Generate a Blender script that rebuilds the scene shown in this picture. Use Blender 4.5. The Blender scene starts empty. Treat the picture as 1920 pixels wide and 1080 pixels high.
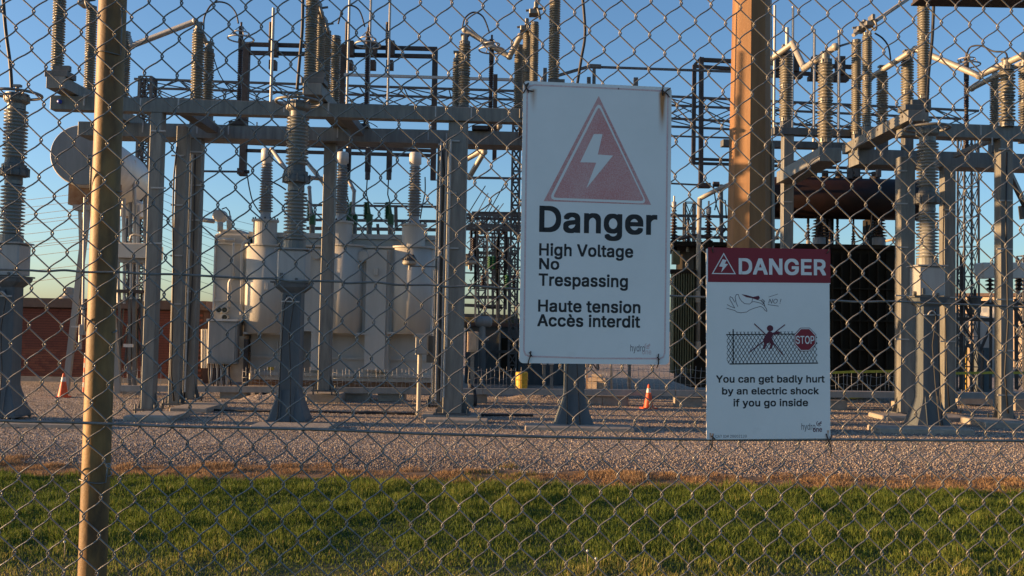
import bpy, bmesh, math, random
import numpy as np
from mathutils import Vector, Matrix
random.seed(7); rng = np.random.default_rng(7)
PI = math.pi
SC = bpy.context.scene
COL = SC.collection

# ------------------------------------------------------------------ camera
F = 1750.0; EYE = 2.2
PITCH = math.atan(67/F); ROLL = .019
CAM_M = (Matrix.Rotation(PI/2+PITCH, 3, 'X') @ Matrix.Rotation(ROLL, 3, 'Z'))
CAM_C = Vector((0, 0, EYE))
cd = bpy.data.cameras.new('camera'); cam = bpy.data.objects.new('camera', cd); COL.objects.link(cam)
cd.sensor_width = 36; cd.lens = F/1920*36; cd.clip_start = .05; cd.clip_end = 6000
cam.matrix_world = Matrix.Translation(CAM_C) @ CAM_M.to_4x4()
SC.camera = cam

# ------------------------------------------------------------------ sky, sun, exposure
SUN_AZ = math.radians(-90.7); SUN_EL = math.radians(7.5)
w = bpy.data.worlds.new('World'); SC.world = w; w.use_nodes = True
nt = w.node_tree; bg = nt.nodes['Background']
sky = nt.nodes.new('ShaderNodeTexSky'); sky.sky_type = 'NISHITA'; sky.sun_disc = False
sky.sun_elevation = SUN_EL; sky.sun_rotation = SUN_AZ
sky.altitude = 200; sky.air_density = 0.9; sky.dust_density = 1.0; sky.ozone_density = 3.0
nt.links.new(sky.outputs[0], bg.inputs[0]); bg.inputs[1].default_value = .10
sl = bpy.data.lights.new('sun', 'SUN'); sl.energy = 5.0; sl.angle = math.radians(.55); sl.color = (1, .60, .28)
so = bpy.data.objects.new('sun', sl); COL.objects.link(so)
sd = Vector((math.sin(SUN_AZ)*math.cos(SUN_EL), math.cos(SUN_AZ)*math.cos(SUN_EL), math.sin(SUN_EL)))
so.rotation_euler = sd.to_track_quat('Z', 'Y').to_euler(); so.location = (-30, 0, 20)
SC.view_settings.view_transform = 'Standard'; SC.view_settings.look = 'None'
SC.view_settings.exposure = 1.42; SC.view_settings.gamma = 1

# ------------------------------------------------------------------ measuring helpers
def ray(px, py):
    return CAM_M @ Vector(((px-960)/F, -(py-540)/F, -1))
def P(px, py, Y):
    d = ray(px, py); return CAM_C + d*(Y/d.y)
def G(px, py, z=0):
    d = ray(px, py); return CAM_C + d*((z-EYE)/d.z)
def ZT(p, py):
    """height at the plan position p that is seen on picture row py"""
    def row(z):
        v = CAM_M.transposed() @ (Vector((p[0], p[1], z))-CAM_C); return 540-F*v.y/(-v.z)
    a, b = row(0), row(1); return (py-a)/(b-a) if abs(b-a) > 1e-9 else 0
def row_refine(p, py):
    z = ZT(p, py)
    for _ in range(3):
        def row(zz):
            v = CAM_M.transposed() @ (Vector((p[0], p[1], zz))-CAM_C); return 540-F*v.y/(-v.z)
        r0, r1 = row(z), row(z+.1); z += (py-r0)/(r1-r0)*.1
    return z
def S(Y): return Y/F

# ------------------------------------------------------------------ materials
def mat(name, col, rough=.6, metal=0, var=.15, scale=6, bump=0, bscale=60, col2=None, streak=False, spec=.5, stretch=None):
    m = bpy.data.materials.new(name); m.use_nodes = True
    n = m.node_tree.nodes; l = m.node_tree.links; b = n['Principled BSDF']
    b.inputs['Roughness'].default_value = rough; b.inputs['Metallic'].default_value = metal
    b.inputs['Specular IOR Level'].default_value = spec
    tc = n.new('ShaderNodeTexCoord'); mp = n.new('ShaderNodeMapping')
    l.new(tc.outputs['Object'], mp.inputs[0])
    if streak: mp.inputs['Scale'].default_value = (1, 1, .12)
    if stretch: mp.inputs['Scale'].default_value = stretch
    nz = n.new('ShaderNodeTexNoise'); nz.inputs['Scale'].default_value = scale; nz.inputs['Detail'].default_value = 6; nz.inputs['Roughness'].default_value = .65
    l.new(mp.outputs[0], nz.inputs[0])
    cr = n.new('ShaderNodeValToRGB'); e = cr.color_ramp.elements
    c2 = col2 if col2 else tuple(min(1, c*(1+var)) for c in col); c1 = col if col2 else tuple(c*(1-var) for c in col)
    e[0].position = .33; e[1].position = .67; e[0].color = (*c1, 1); e[1].color = (*c2, 1)
    l.new(nz.outputs[0], cr.inputs[0]); l.new(cr.outputs[0], b.inputs['Base Color'])
    if bump:
        nb = n.new('ShaderNodeTexNoise'); nb.inputs['Scale'].default_value = bscale; nb.inputs['Detail'].default_value = 4
        l.new(tc.outputs['Object'], nb.inputs[0]); bp = n.new('ShaderNodeBump'); bp.inputs['Strength'].default_value = bump; bp.inputs['Distance'].default_value = .01
        l.new(nb.outputs[0], bp.inputs['Height']); l.new(bp.outputs[0], b.inputs['Normal'])
    return m
M = {}
M['galv'] = mat('galvanised_steel', (.11, .114, .108), .55, .15, col2=(.19, .193, .18), scale=9, streak=True, bump=.1)
M['galv2'] = mat('dull_galvanised_steel', (.07, .075, .075), .6, .2, col2=(.115, .12, .12), scale=7, streak=True, bump=.1)
M['wire'] = mat('fence_wire', (.13, .13, .125), .45, .45, col2=(.24, .235, .225), scale=25, bump=.15, bscale=400)
M['postm'] = mat('weathered_fence_post', (.07, .040, .016), .6, .05, col2=(.27, .155, .05), scale=16, bump=.06, bscale=120, stretch=(1, 1, .35))
M['porc'] = mat('grey_porcelain', (.17, .165, .145), .35, 0, var=.22, scale=20)
M['porcb'] = mat('pale_blue_grey_porcelain', (.21, .22, .22), .3, 0, var=.15, scale=20)
M['porcd'] = mat('dark_brown_porcelain', (.03, .02, .018), .25, 0, var=.2)
M['porcg'] = mat('green_glaze', (.02, .09, .035), .35)
M['fit'] = mat('cast_fitting', (.15, .15, .14), .5, .35, var=.2)
M['alu'] = mat('aluminium_tube', (.34, .34, .335), .55, .4, var=.08, scale=12)
M['aluw'] = mat('dull_aluminium_tube', (.30, .28, .24), .5, .15, var=.1, scale=12)
M['dark'] = mat('dark_weathered_steel', (.030, .024, .022), .7, .1, col2=(.065, .05, .045), scale=8)
M['tower'] = mat('tower_steel', (.06, .06, .06), .6, .3, col2=(.11, .11, .11), scale=8)
M['cream'] = mat('cream_grey_paint', (.40, .395, .37), .55, 0, col2=(.47, .465, .435), scale=3, streak=True, bump=.04, spec=.15)
M['grey'] = mat('grey_paint', (.18, .185, .185), .5, 0, col2=(.25, .255, .25), scale=4, streak=True, bump=.06)
M['tankgrey'] = mat('light_grey_tank_paint', (.25, .255, .25), .5, 0, col2=(.33, .335, .33), scale=4, streak=True, bump=.06)
M['bluegrey'] = mat('blue_grey_paint', (.07, .085, .095), .6, 0, col2=(.105, .12, .13), scale=4, streak=True, bump=.08, spec=.2)
M['white'] = mat('white_tank_paint', (.44, .43, .40), .45, 0, col2=(.52, .51, .48), scale=3, streak=True)
M['t2'] = mat('black_brown_paint', (.012, .010, .007), .75, 0, col2=(.024, .019, .012), scale=4, streak=True, bump=.05, spec=.15)
M['oxide'] = mat('red_oxide_paint', (.008, .003, .0022), .55, 0, col2=(.018, .006, .004), scale=5, spec=.35)
M['rust'] = mat('rusty_steel', (.16, .07, .03), .85, 0, col2=(.25, .17, .11), scale=5, bump=.2)
M['olive'] = mat('olive_paint', (.09, .085, .035), .6, 0, var=.2)
M['brick'] = mat('red_brick', (.12, .036, .024), .85, 0, col2=(.15, .046, .03), scale=3, bump=.3)
M['brown'] = mat('brown_coping', (.075, .045, .035), .6, 0, var=.15)
M['mortar'] = mat('dark_mortar', (.055, .028, .022), .95, 0, var=.2)
M['concrete'] = mat('concrete', (.22, .195, .165), .9, 0, col2=(.31, .28, .24), scale=5, bump=.4, bscale=80)
M['orange'] = mat('orange_plastic', (.62, .075, .014), .55, 0, var=.25, scale=14)
M['refl'] = mat('white_reflective_band', (.50, .49, .46), .45, 0, var=.2, scale=16)
M['black'] = mat('black_rubber', (.015, .015, .016), .6, 0, var=.3)
M['yellow'] = mat('yellow_plastic', (.50, .32, .025), .6, 0, var=.25, scale=14)
M['tape'] = mat('yellow_tape', (.35, .32, .03), .5, 0, var=.3, scale=14)
M['tan'] = mat('tan_paint', (.42, .33, .24), .6, 0, var=.12)
M['redbox'] = mat('dark_red_box', (.14, .035, .02), .55, 0, var=.2)
M['glass'] = mat('dark_glass', (.02, .02, .022), .1, 0)
M['bluecap'] = mat('blue_cap', (.02, .05, .35), .4)
M['tie'] = mat('rusty_tie_wire', (.05, .035, .03), .7, .2, var=.4, scale=60)

# ------------------------------------------------------------------ geometry builder
def frame(d):
    d = Vector(d).normalized(); a = Vector((0, 0, 1)) if abs(d.z) < .9 else Vector((1, 0, 0))
    u = d.cross(a).normalized(); return u, d.cross(u).normalized()
class MB:
    def __init__(s): s.v = []; s.f = []; s.smooth = []
    def add(s, vs, fs, sm=False):
        o = len(s.v); s.v += [tuple(v) for v in vs]; s.f += [tuple(i+o for i in q) for q in fs]; s.smooth += [sm]*len(fs); return s
    def box(s, c, d, rz=0, R=None, ch=0):
        c = Vector(c); hx, hy, hz = d[0]/2, d[1]/2, d[2]/2
        R = R or Matrix.Rotation(rz, 3, 'Z')
        if ch:
            pts = [(-hx+ch, -hy), (hx-ch, -hy), (hx, -hy+ch), (hx, hy-ch), (hx-ch, hy), (-hx+ch, hy), (-hx, hy-ch), (-hx, -hy+ch)]
            vs = [c+R@Vector((x*k, y*k2, z)) for z, k, k2 in ((-hz, 1, 1), (hz-ch, 1, 1), (hz, 1-ch/hx, 1-ch/hy)) for x, y in pts]
            fs = [tuple(range(7, -1, -1)), tuple(range(16, 24))]
            for r in (0, 8):
                fs += [(r+i, r+(i+1) % 8, r+8+(i+1) % 8, r+8+i) for i in range(8)]
            return s.add(vs, fs)
        vs = [c+R@Vector((x*hx, y*hy, z*hz)) for z in (-1, 1) for x, y in ((-1, -1), (1, -1), (1, 1), (-1, 1))]
        return s.add(vs, [(3, 2, 1, 0), (4, 5, 6, 7), (0, 1, 5, 4), (1, 2, 6, 5), (2, 3, 7, 6), (3, 0, 4, 7)])
    def beam(s, a, b, wd, ht):
        a, b = Vector(a), Vector(b); d = (b-a).normalized(); up = Vector((0, 0, 1)) if abs(d.z) < .95 else Vector((0, 1, 0))
        u = d.cross(up).normalized(); v = u.cross(d).normalized(); vs = []
        for p in (a, b):
            for x, y in ((-1, -1), (1, -1), (1, 1), (-1, 1)): vs.append(p+u*x*wd/2+v*y*ht/2)
        return s.add(vs, [(3, 2, 1, 0), (4, 5, 6, 7), (0, 1, 5, 4), (1, 2, 6, 5), (2, 3, 7, 6), (3, 0, 4, 7)])
    def cyl(s, a, b, r0, r1=None, n=12, sm=True):
        r1 = r0 if r1 is None else r1; a, b = Vector(a), Vector(b); u, v = frame(b-a); vs = []
        for p, r in ((a, r0), (b, r1)):
            for i in range(n):
                t = 2*PI*i/n; vs.append(p+u*math.cos(t)*r+v*math.sin(t)*r)
        s.add(vs, [(i, (i+1) % n, n+(i+1) % n, n+i) for i in range(n)], sm)
        s.add(vs[:n], [tuple(range(n-1, -1, -1))]); s.add(vs[n:], [tuple(range(n))]); return s
    def lathe(s, o, prof, n=20, ax=(0, 0, 1), sm=True):
        o = Vector(o); ax = Vector(ax).normalized()
        u, v = (Vector((1, 0, 0)), Vector((0, 1, 0))) if ax.z > .99 else frame(ax)
        vs = [o+ax*z+(u*math.cos(2*PI*i/n)+v*math.sin(2*PI*i/n))*r for r, z in prof for i in range(n)]
        fs = [(k*n+i, k*n+(i+1) % n, (k+1)*n+(i+1) % n, (k+1)*n+i) for k in range(len(prof)-1) for i in range(n)]
        return s.add(vs, fs, sm)
    def tube(s, pts, r, n=6, sm=True):
        pts = [Vector(p) for p in pts]; vs = []; prev = None
        for k, p in enumerate(pts):
            d = (pts[min(k+1, len(pts)-1)]-pts[max(k-1, 0)]).normalized()
            if prev is None: u, v = frame(d)
            else:
                u = (prev-d*prev.dot(d)).normalized(); v = d.cross(u)
            prev = u
            vs += [p+(u*math.cos(2*PI*i/n)+v*math.sin(2*PI*i/n))*r for i in range(n)]
        fs = [(k*n+i, k*n+(i+1) % n, (k+1)*n+(i+1) % n, (k+1)*n+i) for k in range(len(pts)-1) for i in range(n)]
        fs += [tuple(range(n-1, -1, -1)), tuple(range(len(vs)-n, len(vs)))]
        return s.add(vs, fs, sm)
    def poly(s, pts): return s.add(pts, [tuple(range(len(pts)))])
    def torus(s, c, R, r, n=32, m=6, ax=(0, 0, 1)):
        c = Vector(c); ax = Vector(ax).normalized(); u, v = frame(ax); vs = []
        for i in range(n):
            t = 2*PI*i/n; d = u*math.cos(t)+v*math.sin(t)
            vs += [c+d*(R+r*math.cos(2*PI*j/m))+ax*r*math.sin(2*PI*j/m) for j in range(m)]
        return s.add(vs, [(i*m+j, i*m+(j+1) % m, ((i+1) % n)*m+(j+1) % m, ((i+1) % n)*m+j) for i in range(n) for j in range(m)], True)
    def build(s, name, m, parent=None, world=False, bevel=0, kind=None):
        me = bpy.data.meshes.new(name)
        off = Vector((0, 0, 0))
        if world and parent is not None:
            q = parent
            while q is not None: off += Vector(q.location); q = q.parent
        me.from_pydata([tuple(Vector(v)-off) for v in s.v], [], s.f)
        me.polygons.foreach_set('use_smooth', s.smooth)
        bm = bmesh.new(); bm.from_mesh(me); bmesh.ops.recalc_face_normals(bm, faces=bm.faces)
        if bevel: bmesh.ops.bevel(bm, geom=[e for e in bm.edges if e.is_manifold and e.calc_face_angle(0) > .6], offset=bevel, segments=1, affect='EDGES')
        bm.to_mesh(me); bm.free()
        me.materials.append(M[m] if isinstance(m, str) else m)
        o = bpy.data.objects.new(name, me); COL.objects.link(o); o.parent = parent
        if kind: o['kind'] = kind
        return o
def tag(o, label, cat, group=None):
    o['label'] = label; o['category'] = cat
    if group: o['group'] = group
    return o
def thing(name, label, cat, loc=(0, 0, 0), group=None):
    o = bpy.data.objects.new(name, None); COL.objects.link(o); o.location = loc; o.empty_display_size = .2
    return tag(o, label, cat, group)
def struct(o): o['kind'] = 'structure'; return o
def arc(a, b, h, n=14, up=(0, 0, 1)):
    a, b, up = Vector(a), Vector(b), Vector(up)
    return [a.lerp(b, i/n)+up*h*(1-(2*i/n-1)**2) for i in range(n+1)]

def sheds(mb, x, y, z0, z1, R, pitch, n=20, core=.60, taper=1):
    k = max(3, int(round((z1-z0)/pitch))); p = (z1-z0)/k; prof = [(R*core, 0)]
    for i in range(k):
        rr = R*(taper+(1-taper)*(i/k)) if taper < 1 else R*(1-(taper-1)*i/k)
        c = rr*core; zz = i*p
        prof += [(c, zz+p*.12), (rr*.97, zz+p*.30), (rr, zz+p*.42), (rr*.96, zz+p*.50), (c, zz+p*.86)]
    prof.append((R*core*.95, z1-z0))
    mb.lathe((x, y, z0), prof, n)
def insulator(parent, x, y, z0, z1, R, units=2, pitch=None, pm='porc', fm='fit', cap=.05, n=20, world=True):
    """one stack: porcelain units between metal flanges, real size"""
    pitch = pitch or R*.42; H = z1-z0; fl = max(.06, R*.55)
    uh = (H-fl*(units+1))/units
    for i in range(units+1):
        z = z0+i*(uh+fl); r = R*.74; fb = MB()
        fb.lathe((x, y, z), [(r*.3, 0), (r*1.12, 0), (r*1.12, fl*.2), (r, fl*.24), (r, fl*.76), (r*1.12, fl*.8), (r*1.12, fl), (r*.3, fl)], 16, sm=False)
        if 0 < i < units: fb.lathe((x, y, z+fl*.35), [(r, 0), (r*1.3, .01), (r*1.3, fl*.3), (r, fl*.32)], 16, sm=False)
        for q in range(8 if n > 14 else 0):
            t = 2*PI*q/8; fb.box((x+math.cos(t)*r*1.05, y+math.sin(t)*r*1.05, z+fl*.5), (R*.12, R*.12, fl*1.15))
        b = fb.build('flange', fm, parent, world)
    for i in range(units):
        pb = MB(); sheds(pb, x, y, z0+fl+i*(uh+fl), z0+(i+1)*(uh+fl), R, pitch, n)
        a = pb.build('porcelain', pm, parent, world)
    return a, b

# ------------------------------------------------------------------ ground
def ground_sheet(name, x0, x1, y0, y1, z, m, nx=1, ny=1):
    vs = [(x0+(x1-x0)*i/nx, y0+(y1-y0)*j/ny, z) for j in range(ny+1) for i in range(nx+1)]
    fs = [(j*(nx+1)+i, j*(nx+1)+i+1, (j+1)*(nx+1)+i+1, (j+1)*(nx+1)+i) for j in range(ny) for i in range(nx)]
    me = bpy.data.meshes.new(name); me.from_pydata(vs, [], fs); me.materials.append(m)
    o = bpy.data.objects.new(name, me); COL.objects.link(o); o['kind'] = 'structure'; return o
def gravel_mat():
    m = bpy.data.materials.new('gravel'); m.use_nodes = True; n = m.node_tree.nodes; l = m.node_tree.links; b = n['Principled BSDF']
    b.inputs['Roughness'].default_value = .9
    tc = n.new('ShaderNodeTexCoord')
    vo = n.new('ShaderNodeTexVoronoi'); vo.inputs['Scale'].default_value = 22; l.new(tc.outputs['Object'], vo.inputs['Vector'])
    bw = n.new('ShaderNodeRGBToBW'); l.new(vo.outputs['Color'], bw.inputs[0])
    cr = n.new('ShaderNodeValToRGB'); e = cr.color_ramp.elements
    e[0].position = .2; e[0].color = (.16, .13, .11, 1); e[1].position = .85; e[1].color = (.40, .34, .285, 1)
    x = e.new(.5); x.color = (.27, .22, .18, 1)
    l.new(bw.outputs[0], cr.inputs[0])
    nz = n.new('ShaderNodeTexNoise'); nz.inputs['Scale'].default_value = .5; nz.inputs['Detail'].default_value = 5
    mp = n.new('ShaderNodeMapping'); mp.inputs['Scale'].default_value = (.35, 1.6, 1); l.new(tc.outputs['Object'], mp.inputs[0]); l.new(mp.outputs[0], nz.inputs[0])
    mr = n.new('ShaderNodeMapRange'); mr.inputs[1].default_value = .3; mr.inputs[2].default_value = .7; mr.inputs[3].default_value = .72; mr.inputs[4].default_value = 1.12
    l.new(nz.outputs[0], mr.inputs[0]); mx = n.new('ShaderNodeMix'); mx.data_type = 'RGBA'; mx.blend_type = 'MULTIPLY'; mx.inputs[0].default_value = 1
    l.new(cr.outputs[0], mx.inputs[6]); l.new(mr.outputs[0], mx.inputs[7]); l.new(mx.outputs[2], b.inputs['Base Color'])
    bp = n.new('ShaderNodeBump'); bp.inputs['Strength'].default_value = .9; bp.inputs['Distance'].default_value = .02; bp.invert = True
    l.new(vo.outputs['Distance'], bp.inputs['Height']); l.new(bp.outputs[0], b.inputs['Normal'])
    return m
def earth_mat(name, a, b2, scale):
    return mat(name, a, .95, 0, col2=b2, scale=scale, bump=.6, bscale=30)
gm = gravel_mat()
Y_GRASS0, Y_DRY, Y_GRAV = 0.0, 12.9, 14.35
ground_sheet('ground', -1500, 1500, -60, 3000, -.06, earth_mat('far_ground', (.12, .10, .07), (.17, .15, .10), .05))
ground_sheet('gravel_yard', -120, 160, Y_DRY-.6, 170, 0, gm)
ground_sheet('grass_verge', -60, 60, -30, Y_DRY+.3, .006, earth_mat('verge_soil', (.028, .034, .010), (.050, .055, .018), 4))
ground_sheet('dry_verge_strip', -60, 60, Y_DRY-.2, Y_GRAV-.25, .012, earth_mat('dry_thatch', (.11, .065, .035), (.17, .10, .05), 6))

def attr_mat(name, ramp, rough=.7, trans=0):
    """colour by a per-blade attribute (the blade's own colour)"""
    m = bpy.data.materials.new(name); m.use_nodes = True; n = m.node_tree.nodes; l = m.node_tree.links; b = n['Principled BSDF']
    at = n.new('ShaderNodeAttribute'); at.attribute_name = 'tone'; cr = n.new('ShaderNodeValToRGB'); e = cr.color_ramp.elements
    e[0].position, e[0].color = ramp[0][0], (*ramp[0][1], 1); e[1].position, e[1].color = ramp[-1][0], (*ramp[-1][1], 1)
    for p, c in ramp[1:-1]: x = e.new(p); x.color = (*c, 1)
    l.new(at.outputs['Fac'], cr.inputs[0]); l.new(cr.outputs[0], b.inputs['Base Color']); b.inputs['Roughness'].default_value = rough
    b.inputs['Specular IOR Level'].default_value = .25
    if trans:
        tl = n.new('ShaderNodeBsdfTranslucent'); l.new(cr.outputs[0], tl.inputs[0]); ms = n.new('ShaderNodeMixShader'); ms.inputs[0].default_value = trans
        l.new(b.outputs[0], ms.inputs[1]); l.new(tl.outputs[0], ms.inputs[2]); l.new(ms.outputs[0], n['Material Output'].inputs[0])
    return m
def npmesh(name, V, FQ, tone, m, k):
    me = bpy.data.meshes.new(name); nv = len(V); nf = len(FQ)
    me.vertices.add(nv); me.vertices.foreach_set('co', V.astype(np.float32).ravel())
    me.loops.add(nf*k); me.loops.foreach_set('vertex_index', FQ.astype(np.int32).ravel())
    me.polygons.add(nf); me.polygons.foreach_set('loop_start', (np.arange(nf)*k).astype(np.int32)); me.polygons.foreach_set('loop_total', np.full(nf, k, np.int32))
    me.update(calc_edges=True)
    if tone is not None:
        a = me.attributes.new('tone', 'FLOAT', 'POINT'); a.data.foreach_set('value', tone.astype(np.float32))
    me.materials.append(m); o = bpy.data.objects.new(name, me); COL.objects.link(o); return o
def vnoise(x, y, s, seed):
    r = np.random.default_rng(seed); g = r.random((256, 256)); x = x/s+100; y = y/s+100
    xi = np.floor(x).astype(int); yi = np.floor(y).astype(int); fx = x-xi; fy = y-yi; fx = fx*fx*(3-2*fx); fy = fy*fy*(3-2*fy)
    h = lambda a, b: g[a % 256, b % 256]
    return (h(xi, yi)*(1-fx)+h(xi+1, yi)*fx)*(1-fy)+(h(xi, yi+1)*(1-fx)+h(xi+1, yi+1)*fx)*fy
def blades(name, x, y, h, wd, tone, m, lean=.5):
    N = len(x); a = rng.random(N)*2*PI; la = rng.random(N)*2*PI; ln = rng.random(N)*lean
    ux, uy = np.cos(a)*wd/2, np.sin(a)*wd/2; dx, dy = np.cos(la)*ln*h, np.sin(la)*ln*h; z0 = np.full(N, .0)
    V = np.stack([np.stack([x-ux, y-uy, z0], -1), np.stack([x+ux, y+uy, z0], -1),
                  np.stack([x-ux*.7+dx*.35, y-uy*.7+dy*.35, h*.55], -1), np.stack([x+ux*.7+dx*.35, y+uy*.7+dy*.35, h*.55], -1),
                  np.stack([x+dx, y+dy, h*(1-.3*ln)], -1)], 1).reshape(-1, 3)
    b = np.arange(N)*5
    T = np.concatenate([np.stack([b, b+1, b+3], -1), np.stack([b, b+3, b+2], -1), np.stack([b+2, b+3, b+4], -1)])
    o = npmesh(name, V, T, np.repeat(tone, 5), m, 3); o['kind'] = 'stuff'; return o
grm = attr_mat('grass_blade', [(0, (.05, .085, .012)), (.4, (.10, .145, .02)), (.7, (.165, .19, .032)), (1, (.34, .28, .095))], trans=.35)
dgm = attr_mat('dry_grass_blade', [(0, (.12, .06, .025)), (.45, (.24, .145, .07)), (.85, (.42, .285, .155)), (1, (.15, .15, .03))], trans=.25)
def field(n, y0, y1, margin, dens_pow=1.0):
    y = y0+(y1-y0)*rng.random(n)**dens_pow; x = (rng.random(n)*2-1)*(y*.60+margin); return x, y
x, y = field(230000, 7.0, Y_DRY+.35, .8, .9)
edge = Y_DRY-.05+.25*(vnoise(x, y*0, .35, 3)-.5)+.3*(vnoise(x, y*0, 1.3, 4)-.5)
k = y < edge; x, y = x[k], y[k]
cl = vnoise(x, y, .32, 1); c2 = vnoise(x, y, 1.4, 2)
c3 = vnoise(x, y, .16, 31); h = (.035+.085*cl**1.5+.035*c3)*(.45+.85*rng.random(len(x)))*(.65+.7*c2)
near = np.clip((9.6-y)/1.6, 0, 1)
tone = np.clip(.06+.45*cl*rng.random(len(x))+.30*c2+.25*rng.random(len(x))**3+near*(.16+.42*rng.random(len(x)))*(.5+.9*vnoise(x, y, .6, 51))+(rng.random(len(x)) > .985)*.5, 0, 1)
k = rng.random(len(x)) < (1-.35*near); h = h*(1-.35*near)
gobj = blades('grass', x[k], y[k], h[k], .006+.006*rng.random(k.sum()), tone[k], grm, .9)
tag(gobj, 'lush green grass blades growing between the chain link fence and the dry strip', 'grass')
x = (rng.random(30000)*2-1)*5; y = -3+10.0*rng.random(30000)
g2 = blades('grass', x, y, .03+.07*rng.random(30000), .008+.006*rng.random(30000), .3*rng.random(30000)+.2, grm, .9)
tag(g2, 'grass around the foot of the chain link fence', 'grass')
x, y = field(110000, Y_DRY-.35, Y_GRAV+.35, .8)
e0 = Y_DRY-.05+.25*(vnoise(x, y*0, .35, 3)-.5)+.3*(vnoise(x, y*0, 1.3, 4)-.5)-.12; e1 = Y_GRAV-.3+.5*(vnoise(x, y*0, .5, 8)-.5)+.5*(vnoise(x, y*0, 1.9, 9)-.5)
pt = vnoise(x, y, .45, 21); k = (y > e0) & (y < e1+.9*(pt-.5)) & (rng.random(len(x)) < np.clip((e1+.35-y)/.5, .08, 1)) & ((pt > .28) | (rng.random(len(x)) < .35)); x, y = x[k], y[k]; cl = vnoise(x, y, .3, 5)
cc = vnoise(x, y, .9, 15)
tone = np.clip(.15+.35*cl+.4*rng.random(len(x))**1.5, 0, .85); tone = np.where((cc > .72) & (rng.random(len(x)) > .45), 1, tone)
d = blades('dry_grass', x, y, (.02+.09*cl**1.4)*(.5+.8*rng.random(len(x))), .006+.006*rng.random(len(x)), tone, dgm, 1.3)
tag(d, 'orange brown dead grass along the edge of the gravel', 'dry grass')
# loose stones on the near gravel
N = 125000; y = Y_GRAV-.5+16*rng.random(N)**1.6; x = (rng.random(N)*2-1)*(y*.60+.8)
e1 = Y_GRAV-.45+.5*(vnoise(x, y*0, .5, 8)-.5)+.5*(vnoise(x, y*0, 1.9, 9)-.5); k = y > e1; x, y = x[k], y[k]; N = len(x)
r = (.006+.013*rng.random(N)**1.7)*(1+.2*np.clip((16.2-y)/1.2, 0, 1)); a = rng.random(N)*2*PI
o8 = np.array([[1, 0, 0], [0, 1, 0], [-1, 0, 0], [0, -1, 0], [0, 0, 1], [0, 0, -.6]], float)
sc = r[:, None, None]*(.65+.7*rng.random((N, 6, 1))); V = o8[None]*sc
ca, sa = np.cos(a)[:, None], np.sin(a)[:, None]; tx = (rng.random((N, 1))-.5)*1.2
X = V[..., 0]*ca-V[..., 1]*sa; Yv = V[..., 0]*sa+V[..., 1]*ca; Z = V[..., 2]*.8+tx*V[..., 0]*.7
V = np.stack([X+x[:, None], Yv+y[:, None], Z+r[:, None]*.5], -1).reshape(-1, 3)
t = np.array([[0, 1, 4], [1, 2, 4], [2, 3, 4], [3, 0, 4], [1, 0, 5], [2, 1, 5], [3, 2, 5], [0, 3, 5]]); T = (np.arange(N)*6)[:, None, None]+t[None]
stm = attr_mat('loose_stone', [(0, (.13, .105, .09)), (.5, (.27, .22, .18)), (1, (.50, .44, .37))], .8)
st = npmesh('gravel', V, T.reshape(-1, 3), np.repeat(rng.random(N)*(1-.45*np.clip((16.6-y)/1.6, 0, 1)*(.4+.9*vnoise(x, y, .5, 44))), 6), stm, 3); st['kind'] = 'stuff'  # stones nearest the grass toned darker: the shade on that band is painted in
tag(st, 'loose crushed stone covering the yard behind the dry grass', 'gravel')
# dandelion stalks
for (px, py, h) in ((120, 1050, .16), (1101, 1062, .14), (1117, 1080, .15)):
    g = G(px, py); t = thing('weed_stalk', {120: 'pale seed head on a thin stalk left of the fence post', 1101: 'dried weed stalk with a fluffy white head below the tall sign', 1117: 'thin dried weed stalk rising beside a fluffy one'}[px], 'weed', g)
    MB().tube([(0, 0, 0), (.004, 0, h*.5), (0, .002, h)], .0025, 5).build('stem', 'tan', t)
    MB().lathe((0, 0, h), [(.001, -.01), (.011, -.004), (.012, .006), (.001, .014)], 8).build('seed_head', 'refl', t)

# ------------------------------------------------------------------ concrete pads
def pad(px, py, wpx, hpx, label, dm=1.0, yoff=0):
    g = G(px, py); s = g.y/F; m = MB(); m.box((0, dm/2, hpx*s/2), (wpx*s, dm, hpx*s), ch=.02)
    o = m.build('concrete_pad', 'concrete'); o.location = g; tag(o, label, 'concrete pad', 'concrete footings'); return g.y

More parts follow.
